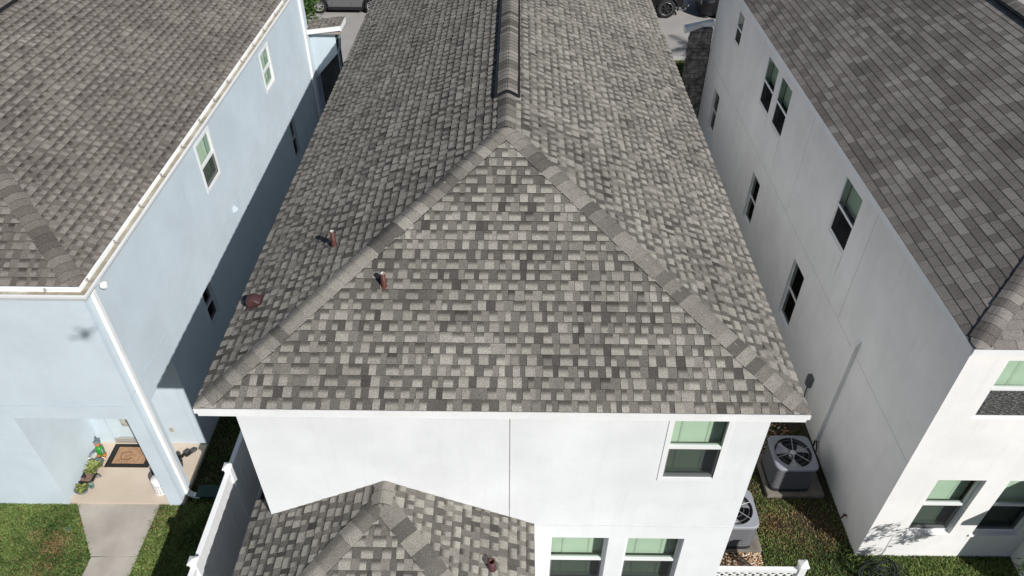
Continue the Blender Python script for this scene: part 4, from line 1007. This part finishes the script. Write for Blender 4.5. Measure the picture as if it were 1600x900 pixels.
tree('shrub', (8.45, 5.85, 0), 2.65, V(.62, .4, .42), 560, 'thin leafy shrub in front of the right white house', 'shrub', size=.07, seed=6, trunk=.014, slim=.2)
pm = thing('palm_tree', (10.9, 28.6, 0), 'palm tree behind the right house throwing a feathery shadow on the street', 'palm tree')
t = MB(); t.tube([(10.9, 28.6, 0), (10.95, 28.55, 1.6), (10.9, 28.6, 3.0)], [.14, .11, .1], 10); t.build('trunk', MT['bark'], pm)
rg = random.Random(12); fr_ = MB()
for i in range(26):
    a = i*2.4; el = rg.uniform(-.1, .9); L = rg.uniform(1.7, 2.5); spine = []
    for k in range(9):
        u = k/8; spine.append(V(10.9, 28.6, 3.0)+V(math.cos(a)*math.cos(el)*L*u, math.sin(a)*math.cos(el)*L*u, math.sin(el)*L*u-1.1*u*u*L*.5))
    fr_.tube(spine, [.02*(1-.8*k/8) for k in range(9)], 5)
    for k in range(1, 9):
        for h_ in range(4):
            p = spine[k-1].lerp(spine[k], h_/4); t_ = (spine[k]-spine[k-1]).normalized(); sd = t_.cross(V(0, 0, 1)).normalized()
            for sg in (-1, 1):
                tip = p+sd*sg*.42*math.sin(.3+2.4*k/8)+t_*.22-V(0, 0, .10); fr_.face([p, p+t_*.035, tip])
fr_.build('crown', MT['palm'], pm)

# ================================================================== CARS
def wheel(parent, x, y, z, r, side, mtrim, spokes=10, wid=.22):
    """axis along Y; side=-1 faces -Y"""
    t = MB(); n = 32; prof = [(r*.64, -wid/2), (r*.93, -wid/2), (r, -wid/2+.03), (r, wid/2-.03), (r*.93, wid/2), (r*.64, wid/2)]
    vs = [(x+p*math.cos(2*math.pi*j/n), y+q, z+p*math.sin(2*math.pi*j/n)) for p, q in prof for j in range(n)]
    t.mesh(vs, [(i*n+j, i*n+(j+1) % n, (i+1)*n+(j+1) % n, (i+1)*n+j) for i in range(len(prof)-1) for j in range(n)], True)
    wo = t.build('wheel', MT['tyre'], parent)
    q = MB(); ys_ = y+side*(wid/2-.01)
    rim = [(r*.66, 0), (r*.64, side*.012), (r*.58, 0), (r*.56, -side*.06)]
    vs = [(x+p*math.cos(2*math.pi*j/n), ys_+d_, z+p*math.sin(2*math.pi*j/n)) for p, d_ in rim for j in range(n)]
    q.mesh(vs, [(i*n+j, i*n+(j+1) % n, (i+1)*n+(j+1) % n, (i+1)*n+j) for i in range(len(rim)-1) for j in range(n)], True)
    for i in range(spokes):
        a = 2*math.pi*i/spokes+ (0 if i % 2 else .12); d_ = V(math.cos(a), 0, math.sin(a)); p_ = V(-math.sin(a), 0, math.cos(a))
        q.obox(V(x, ys_-side*.012, z)+d_*r*.34, d_*r*.25, p_*r*.042, V(0, .012, 0))
    vs = [(x+r*.12*math.cos(2*math.pi*j/12), ys_+side*.004, z+r*.12*math.sin(2*math.pi*j/12)) for j in range(12)]; q.mesh(vs, [tuple(range(12))])
    q.build('rim', mtrim, wo)
    q = MB(); vs = [(x+r*.62*math.cos(2*math.pi*j/24), ys_-side*.07, z+r*.62*math.sin(2*math.pi*j/24)) for j in range(24)]; q.mesh(vs, [tuple(range(24))]); q.build('brake_disc', MT['acdark'], wo)
def car(loc, label, paint, clad, L=4.5, W=1.85, Hh=1.68, wb=2.6, wr=.36, front_over=.9, boxy=False, rimmat=None, spokes=10, ground=.22, spare=False, arch=.06):
    root = thing('parked_car', loc, label, 'car', 'cars parked along the street'); X, Y, Z = loc
    x0 = -front_over; x1 = x0+L; w = W/2
    wx = (0, wb)
    def zlow(x):
        for c in wx:
            R = wr+arch
            if abs(x-c) < R: return max(ground, wr+math.sqrt(max(0, R*R-(x-c)**2))-.0)
        return ground
    shoulder = .92*Hh*.62/ .62 if boxy else .95
    sh = shoulder
    def ztop(x):
        u = (x-x0)/L
        if boxy: return sh+.02 if u > .02 else sh-.1
        return sh-.14*(1-min(1, u/.25))**1.5 - (.12*((u-.93)/.07)**2 if u > .93 else 0)
    xs = sorted(set([x0, x1]+list(np.linspace(x0, x1, 46))+[c+k*(wr+arch) for c in wx for k in (-1, -.97, -.86, -.7, -.5, -.25, 0, .25, .5, .7, .86, .97, 1)]))
    def endk(x):
        u = min(x-x0, x1-x)/.28; return 1-.16*max(0, 1-u)**2
    b = MB()
    for s in (-1, 1):
        prof = []
        for x in xs:
            zl, zt = zlow(x), ztop(x); k = endk(x)
            prof.append([V(X+x, Y+s*w*k*f, Z+zl+(zt-zl)*t) for t, f in ((0, .955), (.28, .99), (.62, 1.0), (.86, .985), (1, .93))])
        for i in range(len(xs)-1):
            for j in range(4): b.face([prof[i][j], prof[i+1][j], prof[i+1][j+1], prof[i][j+1]], None, True)
    for i in range(len(xs)-1):
        a, c = xs[i], xs[i+1]
        b.face([(X+a, Y-w*.93*endk(a), Z+ztop(a)), (X+c, Y-w*.93*endk(c), Z+ztop(c)), (X+c, Y+w*.93*endk(c), Z+ztop(c)), (X+a, Y+w*.93*endk(a), Z+ztop(a))], None, True)
    for x in (x0, x1):
        k = endk(x); b.face([(X+x, Y-w*k*.97, Z+ground), (X+x, Y+w*k*.97, Z+ground), (X+x, Y+w*k*.93, Z+ztop(x)), (X+x, Y-w*k*.93, Z+ztop(x))])
    b.face([(X+x0, Y-w*.8, Z+ground+.02), (X+x1, Y-w*.8, Z+ground+.02), (X+x1, Y+w*.8, Z+ground+.02), (X+x0, Y+w*.8, Z+ground+.02)])
    b.build('body', paint, root)
    # lower cladding and wheel lips
    for s in (-1, 1):
        c = MB()
        seg = [x0+.25, wx[0]-wr-arch, None, wx[0]+wr+arch, wx[1]-wr-arch, None, wx[1]+wr+arch, x1-.25]
        for a, e_ in ((seg[0], seg[1]), (seg[3], seg[4]), (seg[6], seg[7])):
            if e_ > a: c.box(X+a, X+e_, Y+s*w*.955-.02, Y+s*w*.955+.02+.02*s, Z+ground-.02, Z+ground+.17)
        for cx_ in wx:
            R = wr+arch; pts = [V(X+cx_+R*math.cos(t_), Y+s*w*.985, Z+wr+R*math.sin(t_)) for t_ in np.linspace(-.15, math.pi+.15, 17)]; c.tube(pts, .04, 6)
        c.build('cladding', clad, root)
    # dark wheel wells
    c = MB()
    for cx_ in wx: c.box(X+cx_-wr-.02, X+cx_+wr+.02, Y-w*.75, Y+w*.75, Z+.3, Z+.8)
    c.build('wheel_well', MT['acdark'], root)
    # greenhouse
    ga = (x0+L*(.30 if not boxy else .26), x0+L*(.42 if not boxy else .31), x1-L*(.10 if not boxy else .02), x1-L*(.03 if not boxy else .01)); zt = Hh
    lo = [V(X+ga[0], Y-w*.92, Z+sh-.02), V(X+ga[3], Y-w*.92, Z+sh-.02), V(X+ga[3], Y+w*.92, Z+sh-.02), V(X+ga[0], Y+w*.92, Z+sh-.02)]
    hi = [V(X+ga[1], Y-w*.74, Z+zt-.05), V(X+ga[2], Y-w*.74, Z+zt-.05), V(X+ga[2], Y+w*.74, Z+zt-.05), V(X+ga[1], Y+w*.74, Z+zt-.05)]
    c = MB(); c.mesh(lo+hi, [(0, 1, 5, 4), (1, 2, 6, 5), (2, 3, 7, 6), (3, 0, 4, 7)]); c.build('windows', MT['carglass'], root)
    c = MB(); up_ = V(0, 0, .05); c.mesh(hi+[h+up_*1.0+(V(X+(ga[1]+ga[2])/2, Y, h.z)-h)*.06 for h in hi], [(0, 1, 5, 4), (1, 2, 6, 5), (2, 3, 7, 6), (3, 0, 4, 7), (4, 5, 6, 7)])
    for i in range(4): c.tube([lo[i], hi[i]], .03, 6)
    for s in (-1, 1):
        m0 = V(X+(ga[0]+ga[3])/2, Y+s*w*.925, Z+sh-.02); m1 = V(X+(ga[1]+ga[2])/2, Y+s*w*.745, Z+zt-.05); c.tube([m0, m1], .035, 6)
    c.build('roof', paint, root)
    for s in (-1, 1):
        c = MB(); c.box(X+x0-.01, X+x0+.12, Y+s*w*.62-.14, Y+s*w*.62+.14, Z+.62, Z+.76); c.build('headlight', MT['rim'], root)
        c = MB(); c.box(X+x1-.1, X+x1+.012, Y+s*w*.68-.1, Y+s*w*.68+.1, Z+.72, Z+.92); c.build('tail_light', MT['red_lens'], root)
        c = MB(); c.blob((X+ga[0]+.12, Y+s*(w+.08), Z+sh+.06), (.07, .1, .07), 8, 6); c.build('side_mirror', paint, root)
        for q in (.36, .55):
            c = MB(); c.box(X+x0+L*q+.2, X+x0+L*q+.4, Y+s*w*1.0-.012, Y+s*w*1.0+.012, Z+.78, Z+.81); c.build('door_handle', clad, root)
        # door seams
    c = MB()
    for s in (-1, 1):
        for q in (.34, .55, .73): c.box(X+x0+L*q-.004, X+x0+L*q+.004, Y+s*w*.992-.004, Y+s*w*.992+.006*s+.002, Z+ground+.2, Z+sh-.1)
    c.build('door_seam', MT['acdark'], root)
    for cx_ in wx:
        for s in (-1, 1): wheel(root, X+cx_, Y+s*(w-.13), Z+wr, wr, s, rimmat or MT['rim'], spokes)
    return root
car((-9.52, 36.62, 0), 'silver grey car with bright alloy wheels at the top left of the street', MT['silver'], MT['black_plastic'], wb=2.55, wr=.37)
black_rim = mat('black_machined_rim', (.05, .05, .055), .35, metal=.5)
jeep = car((4.35, 36.45, 0), 'black off-road vehicle at the top right, its large near wheel in view', MT['blackpaint'], MT['black_plastic'], L=4.3, wb=2.75, wr=.46, ground=.55, Hh=1.95, boxy=True, front_over=.75, rimmat=black_rim, spokes=6, arch=.10, W=1.95)
q = MB(); q.box(7.62, 8.15, 35.75, 37.2, .45, .62); q.tube([(7.5, 35.7, .42), (8.0, 35.65, .36), (8.2, 35.8, .55)], .04, 8); q.tube([(8.15, 35.6, .5), (8.35, 35.65, .85)], .02, 6); q.build('rear_bumper', mat('dark_steel', (.06, .06, .065), .3, metal=.6), jeep)
q = MB()
for i in range(2):
    cx_ = 7.1; yy = 36.45-.975+.13-.105
    q.tube([(cx_+.30*math.cos(a), yy-.012, .46+.30*math.sin(a)) for a in np.linspace(0, 2*math.pi, 33)], .011, 6, cap=False)
q.build('rim_edge', MT['rim'], jeep)
car((9.75, 36.35, 0), 'black car parked beyond the off-road vehicle by the right house', MT['blackpaint'], MT['black_plastic'], wb=2.7, wr=.33, ground=.2, Hh=1.5, front_over=.95)
bn = thing('wheeled_bin', (-6.4, 27.6, 0), 'dark rounded bin in the driveway at the edge of the middle roof', 'bin')
q = MB(); q.mesh([(-6.62, 27.3, .05), (-6.1, 27.3, .05), (-6.1, 27.85, .05), (-6.62, 27.85, .05), (-6.72, 27.22, 1.0), (-6.02, 27.22, 1.0), (-6.02, 27.95, 1.0), (-6.72, 27.95, 1.0)], [(0, 1, 5, 4), (1, 2, 6, 5), (2, 3, 7, 6), (3, 0, 4, 7), (0, 3, 2, 1)]); q.build('body', MT['boxgrey'], bn, bevel=.02)
q = MB(); pts = [(t, .06*math.sin(math.pi*t)) for t in np.linspace(0, 1, 8)]
q.mesh([(-6.74, 27.2+.78*t, 1.0+h) for t, h in pts]+[(-6.0, 27.2+.78*t, 1.0+h) for t, h in pts], [(i, i+1, 8+i+1, 8+i) for i in range(7)], True); q.mesh([(-6.74, 27.2+.78*t, 1.0+h) for t, h in pts], [tuple(range(8))]); q.build('lid', MT['boxgrey'], bn)
for s in (-6.55, -6.17):
    q = MB(); q.tube([(s-.03, 27.9, .1), (s+.03, 27.9, .1)], .1, 14); q.build('wheel', MT['tyre'], bn)
sb = thing('storage_box', (-6.2, 24.0, 0), 'pale box in the dark side entry of the blue house', 'storage box')
q = MB(); q.box(-6.5, -5.95, 24.1, 24.6, 0, .55); q.build('body', MT['kerb'], sb, bevel=.02); q = MB(); q.box(-6.53, -5.92, 24.07, 24.63, .55, .60); q.build('lid', MT['white_metal'], sb, bevel=.01)
# the drone that hovers behind the lens, its shadow falls on the blue wall
dr = thing('drone', (.34, -.16, 13.23), 'small grey four-rotor drone hovering high above the roof', 'drone')
q = MB(); q.blob((.34, -.16, 13.24), (.05, .10, .035), 14, 8); q.build('body', MT['dronegrey'], dr)
for (sx, sy) in ((1, 1), (-1, 1), (1, -1), (-1, -1)):
    tip = V(.34+sx*.13, -.19+sy*.10, 13.26); q = MB(); q.tube([(.34+sx*.04, -.17+sy*.05, 13.24), tip], .012, 8); q.lathe(tip, [(.016, -.01), (.016, .025), (0, .028)], 12); a = q.build('arm', MT['dronegrey'], dr)
    q = MB(); an = .5+sx*.8+sy*.3; q.obox(tip+V(0, 0, .03), V(math.cos(an), math.sin(an), 0)*.08, V(-math.sin(an), math.cos(an), 0)*.009, V(0, 0, .001)); q.build('rotor', MT['black_plastic'], a)

# ================================================================== GRASS
def grass(name, polys, n, label, seed, dry=(), sparse=None, h=(.035, .08)):
    rg = np.random.RandomState(seed); import itertools
    x0, x1, y0, y1 = polys['box']; 
    X = rg.uniform(x0, x1, n); Y = rg.uniform(y0, y1, n)
    keep = np.ones(n, bool)
    for f in polys.get('cut', []): keep &= ~f(X, Y)
    if sparse is not None: keep &= rg.rand(n) < sparse(X, Y)
    X, Y = X[keep], Y[keep]; m = len(X)
    a = rg.uniform(0, 2*np.pi, m); Lh = rg.uniform(h[0], h[1], m); lean = rg.uniform(.2, 1.0, m)*Lh*1.3; la = rg.uniform(0, 2*np.pi, m); wd = rg.uniform(.005, .010, m)
    base1 = np.stack([X-np.cos(a)*wd, Y-np.sin(a)*wd, np.zeros(m)], 1); base2 = np.stack([X+np.cos(a)*wd, Y+np.sin(a)*wd, np.zeros(m)], 1)
    mid1 = base1+np.stack([np.cos(la)*lean*.35, np.sin(la)*lean*.35, Lh*.65], 1); mid2 = base2+np.stack([np.cos(la)*lean*.35, np.sin(la)*lean*.35, Lh*.65], 1)
    tip = np.stack([X+np.cos(la)*lean, Y+np.sin(la)*lean, Lh], 1)
    verts = np.stack([base1, base2, mid2, mid1, tip], 1).reshape(-1, 3)
    # patchy tone
    def fld(X, Y, s): return np.sin(X*s+1.3*np.sin(Y*s*.9))*np.sin(Y*s*1.1+1.7*np.sin(X*s*.8+2))
    pt = .5+.35*fld(X, Y, 2.1)+.25*fld(X+3, Y, 6.3)+rg.normal(0, .16, m); pt = np.clip(pt, 0, 1)[:, None]
    col = (1-pt)*np.array([.042, .085, .02])+pt*np.array([.20, .265, .075])
    dr_ = np.zeros(m)
    for (cx, cy, r, k) in dry: dr_ = np.maximum(dr_, k*np.exp(-((X-cx)**2+(Y-cy)**2)/(r*r)))
    dm_ = (rg.rand(m) < dr_+.04)[:, None]; dc = np.array([.26, .175, .085])*rg.uniform(.6, 1.2, (m, 1))
    col = np.where(dm_, dc, col)
    me = bpy.data.meshes.new(name); idx = np.arange(m)[:, None]*5
    faces = np.concatenate([idx+np.array([[0, 1, 2, 3]])], 1).tolist()+ (idx+np.array([[3, 2, 4]])).tolist()
    me.from_pydata(verts.tolist(), [], faces)
    ca = me.color_attributes.new('tint', 'FLOAT_COLOR', 'CORNER')
    c4 = np.concatenate([col, np.ones((m, 1))], 1); allc = np.concatenate([np.repeat(c4, 4, 0), np.repeat(c4, 3, 0)], 0)
    ca.data.foreach_set('color', allc.astype(np.float32).ravel()); me.materials.append(MT['grass'])
    o = bpy.data.objects.new(name, me); COL.objects.link(o); tag(o, label, 'grass', kind='stuff')
walk = lambda X, Y: ((Y > 7.3) & (X > -7.95-(Y-7.3)*.683+.0) & (X < -7.09)) | ((Y <= 7.3) & (X > -7.95) & (X < -7.09))
grass('grass', dict(box=(-12.5, -7.0, 5.9, 8.47), cut=[walk, lambda X, Y: X > -7.5]), 80000, 'green lawn with a dry patch left of the concrete path', 1, dry=((-8.75, 7.55, .26, .85), (-8.3, 8.05, .14, .8), (-8.8, 7.0, .35, .3), (-9.2, 7.75, .15, .5)))
grass('grass', dict(box=(-7.11, -5.22, 5.9, 8.47), cut=[walk]), 34000, 'strip of lawn between the concrete path and the white fence', 2, dry=((-6.9, 8.2, .3, .25),))
grass('grass', dict(box=(-6.58, -5.22, 8.47, 12.5)), 13000, 'shaded grass between the blue house and the white fence', 7, sparse=lambda X, Y: .6+0*X)
grass('grass', dict(box=(3.55, 6.56, 5.0, 11.5), cut=[lambda X, Y: (X < 4.8) & (Y > 7.27) & (Y < 8.6), lambda X, Y: (X > 5.12) & (X < 6.44) & (Y > 8.76) & (Y < 10.0)]), 62000, 'patchy grass between the middle and right white houses', 3,
      dry=((5.25, 8.2, .35, .95), (5.9, 8.35, .4, .9), (6.2, 8.0, .3, .8), (4.9, 8.9, .3, .5), (5.6, 7.8, .3, .4), (5.5, 10.4, 1.0, .6)), sparse=lambda X, Y: np.clip(1.05-.75*np.exp(-((X-5.95)**2+(Y-8.35)**2)/.3)-.6*(Y > 8.9), .12, 1)*np.where(X+Y*.9 > 13.9, .45, 1), h=(.02, .055))
grass('grass', dict(box=(6.56, 11.0, 5.2, 7.53)), 42000, 'lawn along the front of the right white house', 4)
grass('grass', dict(box=(4.0, 12.0, 26.2, 30.6)), 26000, 'front lawn beside the street kerb at the far right', 5, h=(.04, .08))
